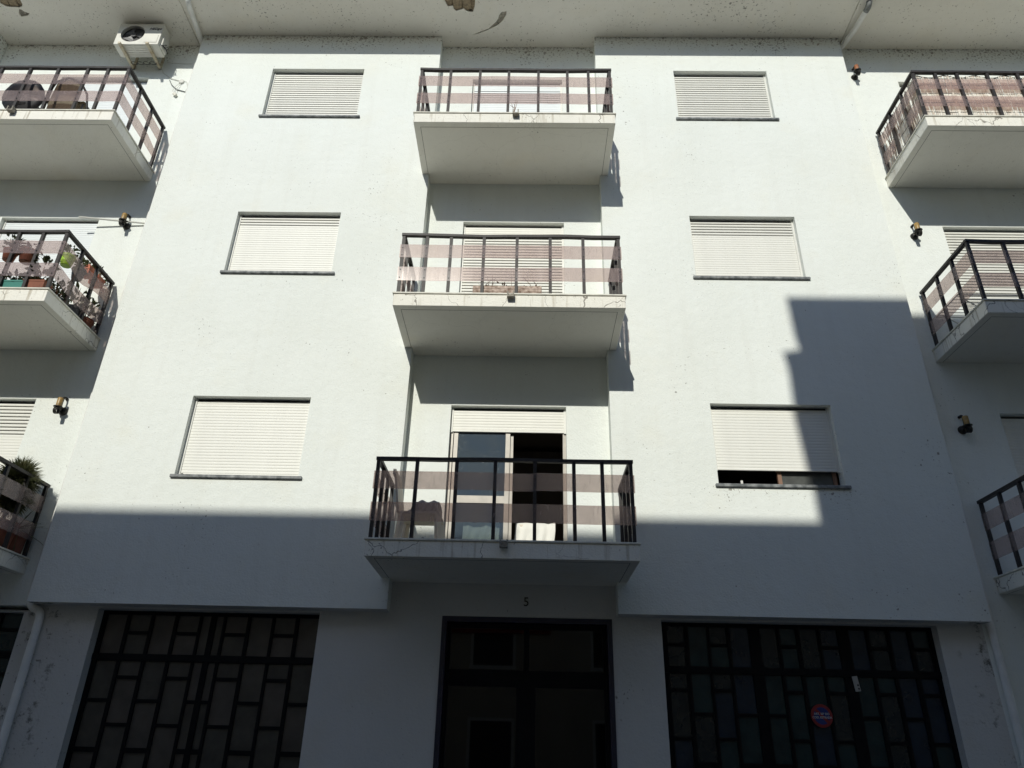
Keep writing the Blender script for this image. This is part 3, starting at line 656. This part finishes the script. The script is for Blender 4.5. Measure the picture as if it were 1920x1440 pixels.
pts = arc((5.16, -0.64, 12.118), (5.16, -0.62, 12.05), (5.145, -0.56, 12.05))+[(5.10, -0.2, 12.05)]+arc((5.02, 0.10, 12.05), (4.99, 0.155, 12.05), (4.985, 0.155, 11.97))+[(4.985, 0.155, 7.5), (5.0, 0.155, 3.1), (5.01, 0.155, 2.6), (5.0, 0.155, 1.6), (5.0, 0.155, 0.14)]
obj('tube', MB().tube(pts, r_, 12), M_PIPE, prp, smooth=True)
obj('elbow', MB().tube(arc((5.16, -0.645, 12.12), (5.16, -0.625, 12.045), (5.142, -0.53, 12.048)), 0.044, 12), simple('grey_elbow', (0.30, 0.31, 0.30), 0.6, noise=0.5, nscale=20), prp, smooth=True)

# ------------------------------------------------------------------ wall lamps
_lm = {}
M_COPPER = simple('coppery_tube', (0.42, 0.17, 0.08), 0.4, noise=0.5, nscale=20)
def lamp(label, x, z, tube=None, yaw=0.0):
    t = thing('wall_lamp', label, 'lamp', (x, RY, z), 'candle lamps on the set-back walls', (0, 0, yaw))
    if not _lm:
        p = MB(); p.lathe([(0.055, 0), (0.055, 0.012), (0.042, 0.035), (0.02, 0.05)], (0, 0, 0), 16, 'y'); _lm['back_plate'] = (p.mesh('back_plate'), M_LAMP)
        a = MB(); a.tube([(0, -0.03, 0), (0, -0.07, -0.005), (0, -0.13, 0.0)], 0.012, 8); a.tube([(0, -0.075+0.0, 0.0), (0, -0.075, 0.10), (0, -0.07, 0.165)], [0.013, 0.011, 0.012], 8); a.tube([(0, -0.07, 0.163), (0, -0.045, 0.175), (0, -0.02, 0.172)], 0.012, 8); _lm['arm'] = (a.mesh('arm'), M_LAMP)
        k = MB(); k.lathe([(0.008, -0.018), (0.018, -0.01), (0.02, 0), (0.018, 0.01), (0.008, 0.018)], (0, -0.015, 0.17), 12); _lm['knob'] = (k.mesh('knob'), M_DARK)
        g = MB(); n = 18
        vs = []
        for i in range(n):
            an = 2*math.pi*i/n
            for rr_, xx in ((0.042, -0.02), (0.042, 0.02), (0.034, 0.02), (0.034, -0.02)): vs.append((xx, -0.135+rr_*math.cos(an), -0.045+rr_*math.sin(an)))
        g.add(vs, [(4*i+j, 4*i+(j+1) % 4, 4*((i+1) % n)+(j+1) % 4, 4*((i+1) % n)+j) for i in range(n) for j in range(4)]); _lm['ring'] = (g.mesh('ring'), M_LAMP)
        d = MB(); d.lathe([(0.015, -0.004), (0.05, 0.002), (0.056, 0.012), (0.052, 0.013), (0.03, 0.006)], (0, -0.125, 0.0), 18); _lm['drip_tray'] = (d.mesh('drip_tray'), M_LAMP)
        c = MB(); c.lathe([(0.031, 0.006), (0.033, 0.02), (0.033, 0.125), (0.029, 0.132), (0.024, 0.128), (0.024, 0.06)], (0, -0.125, 0.0), 16); _lm['candle_tube'] = (c.mesh('candle_tube'), M_AMBER)
    for nme, (m, mt) in _lm.items():
        if tube and nme == 'candle_tube': m, mt = m.copy(), tube; m.materials.clear()
        obj(nme, m, mt, t, (x, RY, z), smooth=nme not in ('ring',), recalc=False)
lamp('bronze candle lamp beside the middle balcony on the left wall', -5.784, 8.316)
lamp('bronze candle lamp above the lowest left balcony', -5.821, 5.39)
lamp('bronze candle lamp with coppery tube by the reed-screened balcony', 5.149, 11.445, M_COPPER)
lamp('bronze candle lamp beside the middle balcony on the right wall', 5.386, 8.277)
lamp('bronze candle lamp in shadow above the lowest right balcony', 5.308, 5.326)

# ------------------------------------------------------------------ air conditioner
ac = thing('air_conditioner', 'white outdoor air conditioner with an open fan under the left eaves', 'air conditioner', (-6.29, -0.12, 11.585))
x0, x1, y0, y1, z0, z1 = -6.645, -5.935, -0.25, 0.0, 11.59, 12.06
c = MB(); fc = Vector((-6.395, y0, 11.835)); fr = 0.19; nseg = 40
outer = [Vector((x0, y0, z0)), Vector((x1, y0, z0)), Vector((x1, y0, z1)), Vector((x0, y0, z1))]
circ = [fc+Vector((fr*math.cos(2*math.pi*i/nseg), 0, fr*math.sin(2*math.pi*i/nseg))) for i in range(nseg)]
pts = outer+circ
for t in tessellate_polygon([[Vector((p.x, p.z, 0)) for p in outer], [Vector((p.x, p.z, 0)) for p in circ]]): c.quad(*[pts[i] for i in t])
for i in range(nseg):
    a, b = circ[i-1], circ[i]; c.quad(a, b, b+Vector((0, 0.05, 0)), a+Vector((0, 0.05, 0)))
c.quad((x0, y0, z0), (x0, y1, z0), (x1, y1, z0), (x1, y0, z0)); c.quad((x0, y0, z1), (x0, y1, z1), (x0, y1, z0), (x0, y0, z0)); c.quad((x1, y0, z1), (x1, y1, z1), (x1, y1, z0), (x1, y0, z0)); c.quad((x0, y0, z1), (x1, y0, z1), (x1, y1, z1), (x0, y1, z1)); c.quad((x0, y1, z1), (x1, y1, z1), (x1, y1, z0), (x0, y1, z0))
cas = obj('casing', c, M_ACW, ac, recalc=False)
ribs = MB()
for i in range(5):
    for xa, xb in ((x0+0.08, x0+0.28), (x0+0.31, x0+0.56)): ribs.cbox(xa, xb, y0+0.03+i*0.043, y0+0.045+i*0.043, z0-0.006, z0+0.002, 0.002)
obj('base_rib', ribs, M_ACW, cas)
ed_ = MB(); ed_.cbox(-6.17, -5.965, y0-0.006, y0+0.002, 11.63, 11.80, 0.002); obj('front_panel', ed_, M_ACW, cas)
obj('side_cover', MB().cbox(x1-0.002, x1+0.03, y0+0.06, y1-0.03, z0+0.02, z0+0.25, 0.006), M_ACW, cas)
dk = MB(); dk.lathe([(fr-0.001, -0.05), (fr-0.001, -0.12)], (fc.x, y0, fc.z), 32, 'y'); obj('fan_shroud', dk, M_DARK, ac)
fan = MB(); fan.lathe([(0.045, -0.02), (0.045, -0.05)], (fc.x, y0, fc.z), 16, 'y')
for i in range(3):
    a0 = R(100+120*i); vs = []
    for s_, rr_ in enumerate((0.04, 0.10, 0.165)):
        for q in (0, 1):
            an = a0+q*R(58+8*s_)-s_*0.12; yy = y0+0.025+q*0.022
            vs.append((fc.x+rr_*math.cos(an), yy, fc.z+rr_*math.sin(an)))
    fan.add(vs, [(0, 1, 3, 2), (2, 3, 5, 4)])
obj('fan', fan, simple('fan_plastic', (0.06, 0.06, 0.065), 0.4), ac)
obj('lettering', text_mesh('HEDgo', 0.066, 0.0012, 0.3, 0.001), M_DARK, cas, (-6.05, y0-0.002, 11.945), rot=(R(90), 0, 0))
for x in (-6.52, -6.08):
    b = MB(); b.bar((x, y0-0.05, z0-0.028), (x, RY-0.004, z0-0.028), 0.04, 0.034); b.bar((x+0.0, RY-0.012, z0-0.045), (x, RY-0.012, z0+0.22), 0.04, 0.016, (0, 1, 0))
    obj('bracket', b, M_RUST, ac)
wr = MB(); rr = random.Random(3)
for j in range(3):
    p0 = Vector((x1+0.02, -0.13+j*0.03, 11.72)); wr.tube([p0+Vector((0.03*math.sin(t*6.3+j)+0.04*t, 0.05*math.cos(t*5)-0.02, -0.12*t+0.03*math.sin(9*t+j))) for t in [i/16 for i in range(17)]], 0.005, 5)
for j in range(4): wr.tube([Vector((-6.42+0.10*j+0.05*math.sin(6.28*t), 0.05+0.03*math.cos(5*t), 11.55-0.045+0.045*math.cos(6.28*t))) for t in [i/12 for i in range(13)]], 0.004, 5)
obj('wiring', wr, M_CABLE, ac)
jb = thing('junction_box', 'small white junction boxes dangling on wires under the air conditioner', 'junction box', (-5.66, RY, 11.26))
obj('box', MB().lathe([(0.045, 0), (0.045, 0.02), (0.036, 0.026)], (-5.66, RY, 11.26), 14, 'y'), M_WCABLE, jb)
obj('plug', MB().obox((-5.69, RY-0.03, 10.95), (0.025, 0, -0.022), (0, 0.014, 0), (0.014, 0, 0.018)), M_COP, jb)
wq = MB(); wq.tube([(-6.08, RY-0.02, 11.60), (-6.0, RY-0.015, 11.45), (-5.85, RY-0.012, 11.33), (-5.7, RY-0.012, 11.28)], 0.006, 6); wq.tube([(-5.67, RY-0.015, 11.24), (-5.73, RY-0.03, 11.1), (-5.74, RY-0.035, 11.02), (-5.70, RY-0.03, 10.97)], 0.004, 5); wq.tube([(-5.65, RY-0.015, 11.24), (-5.68, RY-0.03, 11.1), (-5.69, RY-0.03, 10.98)], 0.004, 5)
wq.tube([(-5.64, RY-0.012, 11.29), (-5.57, RY-0.012, 11.25), (-5.53, RY-0.012, 11.12), (-5.55, RY-0.012, 11.04)], 0.004, 5); wq.tube([(-6.0, RY-0.012, 11.70), (-5.8, RY-0.012, 11.68), (-5.58, RY-0.012, 11.67)], 0.005, 5)
obj('wire', wq, M_WCABLE, jb)
obj('cable', MB().tube([(-5.86, RY-0.012, 11.29), (-5.80, RY-0.012, 11.18), (-5.70, RY-0.012, 11.08), (-5.55, RY-0.012, 11.03)], 0.007, 6), M_GREYP, jb)
tag(obj('pole', MB().tube([(-5.505, 0.17, 8.355), (-6.42, 0.06, 8.37)], 0.013, 8), M_WIRE), 'thin white pole sticking out beside the middle left lamp', 'pole')

# ------------------------------------------------------------------ plants and pots
def pot_mesh(rt, rb, h): return MB().lathe([(rb*0.9, 0), (rb, 0.005), (rt*0.93, h*0.8), (rt, h*0.82), (rt, h), (rt*0.86, h), (rt*0.82, h*0.8)], (0, 0, 0), 20)
def trough_mesh(l, wd, h):
    mb = MB(); t = 0.012
    def ring(sx, sy, z): return [(-sx, -sy, z), (sx, -sy, z), (sx, sy, z), (-sx, sy, z)]
    a = ring(l*0.46, wd*0.40, 0); b = ring(l*0.49, wd*0.47, h*0.85); c = ring(l*0.5, wd*0.5, h*0.86); d = ring(l*0.5, wd*0.5, h); e = ring(l*0.5-t, wd*0.5-t, h); f = ring(l*0.47, wd*0.44, h*0.75)
    mb.add(a+b+c+d+e+f, [(0, 3, 2, 1)]+[(4*i+j, 4*i+(j+1) % 4, 4*i+4+(j+1) % 4, 4*i+4+j) for i in range(5) for j in range(4)]+[(20, 21, 22, 23)]); return mb
def leafy(n, rx, ry, rz, lw, ll, seed, droop=0.0, base=0.0):
    rr = random.Random(seed); mb = MB(); st = MB()
    for i in range(n):
        a = rr.uniform(0, 6.283); u = rr.random()**0.5; h = rr.uniform(0, 1)
        c = Vector((rx*u*math.cos(a), ry*u*math.sin(a), base+rz*h))
        d = Vector((math.cos(a)*rr.uniform(.2, 1), math.sin(a)*rr.uniform(.2, 1), rr.uniform(-0.2-droop, 0.9-droop))).normalized()
        sd = d.cross(Vector((rr.uniform(-1, 1), rr.uniform(-1, 1), 1))).normalized(); L = ll*rr.uniform(0.6, 1.3); W = lw*1.35*rr.uniform(0.6, 1.2); up = sd.cross(d)*W*0.25
        mb.add([c, c+d*L*0.45+sd*W+up, c+d*L, c+d*L*0.45-sd*W+up], [(0, 1, 2), (0, 2, 3)])
    for i in range(max(4, n//25)):
        a = rr.uniform(0, 6.283); u = rr.uniform(0.2, 0.8)
        st.tube([(0, 0, 0), (rx*u*0.5*math.cos(a), ry*u*0.5*math.sin(a), base+rz*0.4), (rx*u*math.cos(a), ry*u*math.sin(a), base+rz*0.85)], 0.004, 4)
    return mb, st
def spiky(n, r, zc, seed, L=0.2, wdt=0.004, ry=1.0, rz=1.0):
    rr = random.Random(seed); mb = MB()
    for i in range(n):
        d = Vector((rr.gauss(0, 1), rr.gauss(0, 1), rr.gauss(0, 1)+0.35)).normalized(); c = Vector((d.x*r*rr.random(), d.y*r*ry*rr.random(), zc+d.z*r*rz*rr.random()))
        sd = d.orthogonal().normalized()*wdt; l = L*rr.uniform(0.6, 1.2); dr = Vector((0, 0, -0.18*l))
        mb.add([c-sd, c+sd, c+d*l*0.6+sd*0.7+dr*0.3, c+d*l+dr, c+d*l*0.6-sd*0.7+dr*0.3], [(0, 1, 2, 3, 4)])
    return mb
def potted(label, loc, pot, potmat, plant=None, plantmat=None, stems=None, ph=0.1, kind='pot', group='pots on the middle left balcony'):
    t = thing('potted_plant' if plant else 'flower_pot', label, 'plant' if plant else 'pot', loc, group)
    obj('pot', pot, potmat, t, loc)
    lp = Vector(loc)+Vector((0, 0, ph))
    if plant: 
        obj('foliage', plant, plantmat, t, lp, recalc=False, kind='stuff')
        if stems and stems.v: obj('stem', stems, M_DRY, t, lp)
    return t
zf = ZF+H
pa = pot_mesh(0.085, 0.06, 0.15); l1, s1 = leafy(60, 0.09, 0.09, 0.2, 0.016, 0.07, 1)
potted('red-brown pot hanging on the front rail, left of the dried plant', (-6.40, -0.84, 6.94), pa, M_TERRA, l1, M_LEAFD, s1, 0.12)
l1, s1 = leafy(70, 0.10, 0.08, 0.14, 0.02, 0.09, 2, 0.6)
potted('brown hanging pot with drooping dried plant on the front rail', (-6.19, -0.82, 6.93), pot_mesh(0.105, 0.07, 0.17), M_TERRA, l1, M_DRY, s1, 0.12)
l1, s1 = leafy(50, 0.07, 0.07, 0.16, 0.016, 0.06, 3)
potted('lime green pot hanging on the side rail', (-5.77, -0.70, 6.97), pot_mesh(0.085, 0.06, 0.15), M_LIME, l1, M_LEAF, s1, 0.12)
l1, s1 = leafy(50, 0.07, 0.07, 0.16, 0.016, 0.06, 4)
potted('dark grey pot hanging on the side rail next to the lime green one', (-5.77, -0.44, 6.95), pot_mesh(0.085, 0.06, 0.15), M_GREYP, l1, M_LEAF, s1, 0.12)
l1, s1 = leafy(40, 0.05, 0.12, 0.12, 0.014, 0.06, 5)
t = potted('orange window box on the side rail nearer the street', (-5.83, -0.20, 7.17), trough_mesh(0.13, 0.17, 0.13), M_ORANGE, l1, M_LEAF, s1, 0.1)
l1, s1 = leafy(40, 0.05, 0.12, 0.14, 0.014, 0.07, 6)
potted('orange window box on the side rail nearer the wall', (-5.83, 0.02, 7.17), trough_mesh(0.13, 0.17, 0.13), M_ORANGE, l1, M_LEAF, s1, 0.1)
l1, s1 = leafy(140, 0.22, 0.09, 0.14, 0.018, 0.07, 7)
potted('green plastic trough of plants on the balcony floor', (-6.22, -0.86, zf), trough_mesh(0.42, 0.16, 0.14), M_GREENP, l1, M_LEAFD, s1, 0.12)
l1, s1 = leafy(90, 0.14, 0.08, 0.34, 0.02, 0.09, 8)
potted('terracotta trough with tall plants on the balcony floor', (-5.90, -0.86, zf), trough_mesh(0.27, 0.16, 0.15), M_TERRA, l1, M_LEAFD, s1, 0.12)
l1, s1 = leafy(320, 0.12, 0.15, 0.24, 0.014, 0.05, 9)
potted('dense green bush in a low pot at the balcony corner', (-5.82, -0.60, zf), pot_mesh(0.1, 0.08, 0.1), M_GREYP, l1, M_LEAFD, s1, 0.05)
l1, s1 = leafy(60, 0.1, 0.1, 0.34, 0.02, 0.12, 10)
potted('grey bucket with leafy plant behind the side rail', (-5.83, -0.22, zf), pot_mesh(0.115, 0.09, 0.2), M_GREYP, l1, M_LEAF, s1, 0.17)
l1, s1 = leafy(60, 0.1, 0.1, 0.3, 0.018, 0.09, 11)
potted('terracotta pot by the wall end of the side rail', (-5.84, 0.05, zf), pot_mesh(0.12, 0.09, 0.2), M_TERRA, l1, M_LEAF, s1, 0.17)
t = thing('potted_plant', 'spiky bush in a terracotta pot on the lowest left balcony', 'plant', (-5.88, -0.14, ZF))
obj('pot', pot_mesh(0.19, 0.14, 0.32), M_TERRA, t, (-5.88, -0.14, ZF))
obj('trunk', MB().tube([(-5.88, -0.14, ZF+0.25), (-5.87, -0.13, ZF+0.5), (-5.86, -0.14, ZF+0.75)], 0.02, 6), M_DRY, t)
sp = spiky(3600, 0.20, 0.82, 12, 0.13, 0.0036, 1.0, 0.95); s2 = spiky(2400, 0.17, 0.58, 13, 0.13, 0.0036, 1.0, 0.8); sp.add(s2.v, s2.f)
obj('foliage', sp, simple('spiky_leaf', (0.05, 0.065, 0.022), 0.6, noise=0.5, nscale=12, c2=(0.10, 0.095, 0.035)), t, (-5.84, -0.16, ZF), recalc=False, kind='stuff')
t = thing('potted_plant', 'grassy plant in a dark red pot by the wall on the lowest left balcony', 'plant', (-5.80, 0.06, ZF))
obj('pot', pot_mesh(0.12, 0.1, 0.25), M_TERRA, t, (-5.80, 0.06, ZF))
obj('foliage', spiky(26, 0.05, 0.3, 21, 0.42, 0.006, 1, 1), M_LEAF, t, (-5.80, 0.05, ZF), recalc=False)
t = thing('planter_box', 'weathered wooden planter with dead stalks on the middle central balcony', 'planter', (-0.25, -0.86, zf))
bx = MB(); rr = random.Random(31)
for i in range(3): bx.cbox(-0.66, 0.15, -0.945+0.002*i, -0.925, zf+0.003+i*0.045, zf+0.046+i*0.045, 0.004)
bx.cbox(-0.66, 0.15, -0.80, -0.78, zf+0.003, zf+0.135, 0.004); bx.cbox(-0.655, -0.635, -0.925, -0.80, zf+0.003, zf+0.13, 0.004); bx.cbox(0.125, 0.145, -0.925, -0.80, zf+0.003, zf+0.13, 0.004)
obj('box', bx, M_WOOD, t)
obj('soil', MB().box(-0.635, 0.125, -0.925, -0.80, zf+0.01, zf+0.11), M_DIRT, t)
l1, s1 = leafy(90, 0.36, 0.05, 0.10, 0.008, 0.05, 32); obj('foliage', l1, M_DRY, t, (-0.25, -0.86, zf+0.1), recalc=False)
tw = MB()
for i in range(9):
    x = rr.uniform(-0.55, 0.1); tw.tube([(x, -0.86, zf+0.1), (x+rr.uniform(-.03, .03), -0.86, zf+0.2), (x+rr.uniform(-.07, .07), -0.87, zf+rr.uniform(0.24, 0.34))], 0.003, 4)
obj('stalk', tw, M_DRY, t)
zt2 = ZF+2*H
t = thing('wild_plant', 'tiny dry twig growing at the drain spout of the top balcony', 'plant', (-0.23, -1.0, zt2))
tw = MB()
for i in range(6): tw.tube([(-0.23, -1.005, zt2-0.02), (-0.24+rr.uniform(-.03, .03), -1.01, zt2+0.06), (-0.25+rr.uniform(-.06, .06), -1.01, zt2+rr.uniform(0.1, 0.22))], 0.003, 4)
obj('stalk', tw, M_DRY, t)

# ------------------------------------------------------------------ chairs and things on the balconies
zb = ZF
t = thing('plastic_chair', 'beige plastic chair on the lowest central balcony', 'chair', (-1.12, -0.38, zb))
obj('seat', MB().cbox(-1.34, -0.90, -0.60, -0.16, zb+0.36, zb+0.40, 0.012), M_BEIGE, t)
bk = MB(); 
for i in range(7): 
    y = -0.58+i*0.066; bk.obox((-1.385, y+0.02, zb+0.60), (-0.035, 0, 0.22), (0, 0.024, 0), (0.012, 0, 0.003))
bk.obox((-1.425, -0.38, zb+0.83), (0.016, 0, 0.0), (0, 0.23, 0), (0, 0, 0.03)); obj('backrest', bk, M_BEIGE, t)
for sx_, x in ((-1, -1.31), (1, -0.93)):
    for sy_, y in ((-1, -0.57), (1, -0.19)): obj('leg', MB().bar((x, y, zb+0.37), (x+sx_*0.03, y+sy_*0.03, zb+0.002), 0.055, 0.05), M_BEIGE, t)
def drape(name, x0, x1, y0, y1, z0, z1, mat, seed, label, cat, nx=26, ny=14):
    rr = random.Random(seed); ph = [rr.uniform(0, 6.28) for _ in range(8)]; mb = MB(); vs = []
    prof = [(y0-0.02, z0), (y0-0.015, z0+(z1-z0)*0.35), (y0-0.005, z0+(z1-z0)*0.7), (y0+0.01, z1-0.01), (y0+0.05, z1), ((y0+y1)/2, z1+0.01), (y1-0.04, z1), (y1, z1-0.03), (y1+0.015, z0+(z1-z0)*0.5), (y1+0.02, z0)]
    for i in range(nx+1):
        f = i/nx; x = x0+(x1-x0)*f
        for j, (y, z) in enumerate(prof):
            low = 1-(z-z0)/(z1-z0); wv = math.sin(f*26+ph[0]+low*2.5)*0.014*(0.3+low)+math.sin(f*11+ph[1]-low*3)*0.016
            vs.append((x+0.02*math.sin(low*4+ph[2])*low, y+wv*(1 if j < 5 else -1), z+0.008*math.sin(f*15+ph[3]+j)))
    m = len(prof); mb.add(vs, [(i*m+j, i*m+j+1, (i+1)*m+j+1, (i+1)*m+j) for i in range(nx) for j in range(m-1)]); mb.add([vs[j] for j in range(m)], [tuple(range(m))]); mb.add([vs[nx*m+j] for j in range(m)], [tuple(range(m))])
    o = obj(name, mb, mat, None, smooth=True); return tag(o, label, cat)
drape('folded_clothes', -1.20, -0.93, -0.56, -0.22, zb+0.402, zb+0.53, M_CLOTHD, 41, 'dark clothes bundled on the beige plastic chair', 'clothes')
for lab, x0_, x1_, cl_, cm, sd_ in (('low table just inside the open half of the balcony door', -0.12, 0.36, 'white cloth over the table right of the sliding door frame', M_CLOTH, 42),
                                    ('low table behind the glass leaf of the balcony door', -0.76, -0.32, 'greenish white cloth over the table behind the glass leaf', simple('greenish_cloth', (0.66, 0.72, 0.62), 0.9, bump=0.3, bscale=14), 43)):
    st = thing('low_table', lab, 'table', ((x0_+x1_)/2, 0.85, zb))
    obj('table_top', MB().cbox(x0_+0.03, x1_-0.03, 0.64, 1.06, zb+0.60, zb+0.63, 0.005), M_BEIGE, st)
    for x in (x0_+0.05, x1_-0.05):
        for y in (0.67, 1.03): obj('leg', MB().box(x-0.02, x+0.02, y-0.02, y+0.02, zb-0.008, zb+0.60), M_BEIGE, st)
    drape('white_cloth', x0_, x1_, 0.62, 1.08, zb+0.30, zb+0.655, cm, sd_, cl_, 'cloth')
zc = ZF+2*H
t = thing('wicker_chair', 'brown wicker chair with hooped back on the top left balcony', 'chair', (-6.55, -0.62, zc))
hp = [(-6.82, -0.72, zc+0.35), (-6.83, -0.80, zc+0.52), (-6.72, -0.86, zc+0.68), (-6.55, -0.88, zc+0.73), (-6.38, -0.86, zc+0.68), (-6.27, -0.80, zc+0.50), (-6.26, -0.72, zc+0.30), (-6.27, -0.66, zc+0.05)]
obj('hoop', MB().tube(hp, 0.016, 8), M_DARK, t, smooth=True)
bw = MB(); vs = []
for i in range(9):
    for j in range(7):
        f, g = i/8-0.5, j/6; vs.append((-6.56+f*0.42*(1-0.25*g*g), -0.80-0.05*g+0.10*f*f, zc+0.12+0.58*g))
bw.add(vs, [(i*7+j, i*7+j+1, i*7+j+8, i*7+j+7) for i in range(8) for j in range(6)])
o = obj('backrest', bw, M_WICK, t, recalc=False); sm = o.modifiers.new('thick', 'SOLIDIFY'); sm.thickness = 0.012
obj('seat', MB().cbox(-6.80, -6.30, -0.76, -0.32, zc+0.38, zc+0.42, 0.015), M_WICK, t)
for x in (-6.77, -6.33):
    for y in (-0.73, -0.35): obj('leg', MB().tube([(x, y, zc+0.38), (x, y, zc+0.002)], 0.015, 6), M_DARK, t)
t = thing('round_chair', 'black round-backed shell chair on the top left balcony', 'chair', (-7.18, -0.62, zc))
vs = []; sh = MB()
for i in range(17):
    a = 2*math.pi*i/16
    for j in range(5):
        r = 0.30*j/4; vs.append((-7.18+r*1.02*math.cos(a), -0.82-0.02+0.22*(r/0.3)**2*0.25+0.18*r*math.sin(a)*-1, zc+0.46+r*0.95*math.sin(a)))
sh.add(vs, [(i*5+j, i*5+j+1, i*5+j+6, i*5+j+5) for i in range(16) for j in range(4)])
o = obj('shell', sh, M_DARK, t, recalc=False, smooth=True); sm = o.modifiers.new('thick', 'SOLIDIFY'); sm.thickness = 0.015
obj('seat', MB().lathe([(0.22, 0.30), (0.24, 0.33), (0.23, 0.36)], (-7.18, -0.58, zc), 20), M_DARK, t)
for i in range(4):
    a = R(45+90*i); obj('leg', MB().tube([(-7.18+0.12*math.cos(a), -0.58+0.12*math.sin(a), zc+0.31), (-7.18+0.24*math.cos(a), -0.58+0.22*math.sin(a), zc+0.002)], 0.014, 6), M_DARK, t)

# reed matting tied inside the top right balcony
t = thing('reed_screen', 'weathered reed matting tied inside the top right balcony railing', 'screen', (6.5, -0.92, zc))
rr = random.Random(51); fm = MB(); sm_ = MB()
def reeds(mb, a, b, out, dens, ragged):
    a, b = Vector(a), Vector(b); L = (b-a).length; n = int(L/dens); d = (b-a).normalized(); o = Vector(out)
    for i in range(n):
        f = (i+rr.uniform(-.3, .3))/n; dip = 0.05*abs(math.sin(f*L*7.6)) if not ragged else 0.0
        if ragged and rr.random() < 0.16+0.25*f: continue
        p = a+d*(L*f)+o*rr.uniform(-0.006, 0.006); h = 0.835-dip-rr.uniform(0, 0.03)-(rr.random()**3*0.25 if ragged else 0)
        tilt = rr.gauss(0, 0.012 if not ragged else 0.04); wd = dens*0.55*rr.uniform(0.7, 1.1)
        c = p+Vector((0, 0, 0.01+h/2)); mb.obox(c, d*wd+Vector((0, 0, 0)), o*0.004, Vector((0, 0, h/2))+d*tilt*0.8)
reeds(fm, (5.27, -0.924, zc), (8.0, -0.924, zc), (0, 1, 0), 0.0115, False)
reeds(sm_, (5.285, -0.90, zc), (5.285, 0.12, zc), (1, 0, 0), 0.012, True)
obj('front_mat', fm, M_REED, t, kind='stuff'); obj('side_mat', sm_, M_REED, t, kind='stuff')
wi = MB()
for h in (0.12, 0.30, 0.47, 0.63, 0.76):
    wi.tube([(5.27+i*0.15, -0.9305, zc+h+0.008*math.sin(i*1.7+h*9)) for i in range(19)], 0.003, 4)
    wi.tube([(5.270, -0.90+i*0.1, zc+h+0.008*math.sin(i*2.1+h*7)) for i in range(10)], 0.003, 4)
wi.tube([(5.27+i*0.05, -0.925, zc+0.83-0.055*abs(math.sin(i*0.05*7.6))) for i in range(55)], 0.007, 5)
obj('tie_wire', wi, M_DARK, t)

zr_ = ZF+H
t = thing('drying_rack', 'white folding clothes airer on the middle right balcony', 'clothes rack', (5.65, -0.1, zr_))
fr_ = MB(); X0, X1, Y0, Y1, ZR = 5.32, 6.25, -0.42, 0.10, zr_+0.44
fr_.tube([(X0, Y0, ZR), (X1, Y0, ZR), (X1, Y1, ZR), (X0, Y1, ZR)], 0.010, 6, closed=True); obj('frame', fr_, M_WIRE, t)
wi = MB()
for i in range(7): y = Y0+(Y1-Y0)*(i+0.5)/7; wi.tube([(X0, y, ZR), (X1, y, ZR)], 0.0055, 5)
obj('hanging_wire', wi, M_WIRE, t)
for y in (Y0+0.05, Y1-0.05):
    obj('leg', MB().tube([(X0+0.05, y, ZR), (X1-0.25, y+0.03, zr_+0.006)], 0.009, 6), M_WIRE, t); obj('leg', MB().tube([(X1-0.1, y, ZR), (X0+0.12, y-0.02, zr_+0.006)], 0.009, 6), M_WIRE, t)

# ------------------------------------------------------------------ no-parking disc on the gate
t = thing('no_parking_sign', 'round red and blue no-parking disc fixed to the right garage gate', 'sign', (3.11, GY-0.03, 2.10))
cx, cz, cy = 3.11, 2.105, GY-0.012
obj('disc', MB().lathe([(0.112, 0), (0.112, 0.006)], (cx, cy, cz), 36, 'y'), M_RED, t)
obj('field', MB().lathe([(0.083, 0.0062), (0.083, 0.0075)], (cx, cy, cz), 36, 'y'), M_BLUE, t)
obj('slash', MB().obox((cx, cy-0.0085, cz), (0.058, 0, -0.058), (0.011, 0, 0.011), (0, 0.0008, 0)), M_RED, t)
for i, s in enumerate(('ART. 50º DO', 'COD. ESTRADA')):
    obj('lettering', text_mesh(s, 0.0285, 0.0006, 0, 0.0006), M_WHITE, t, (cx, cy-0.0102, cz+0.018-0.034*i), rot=(R(90), 0, 0))
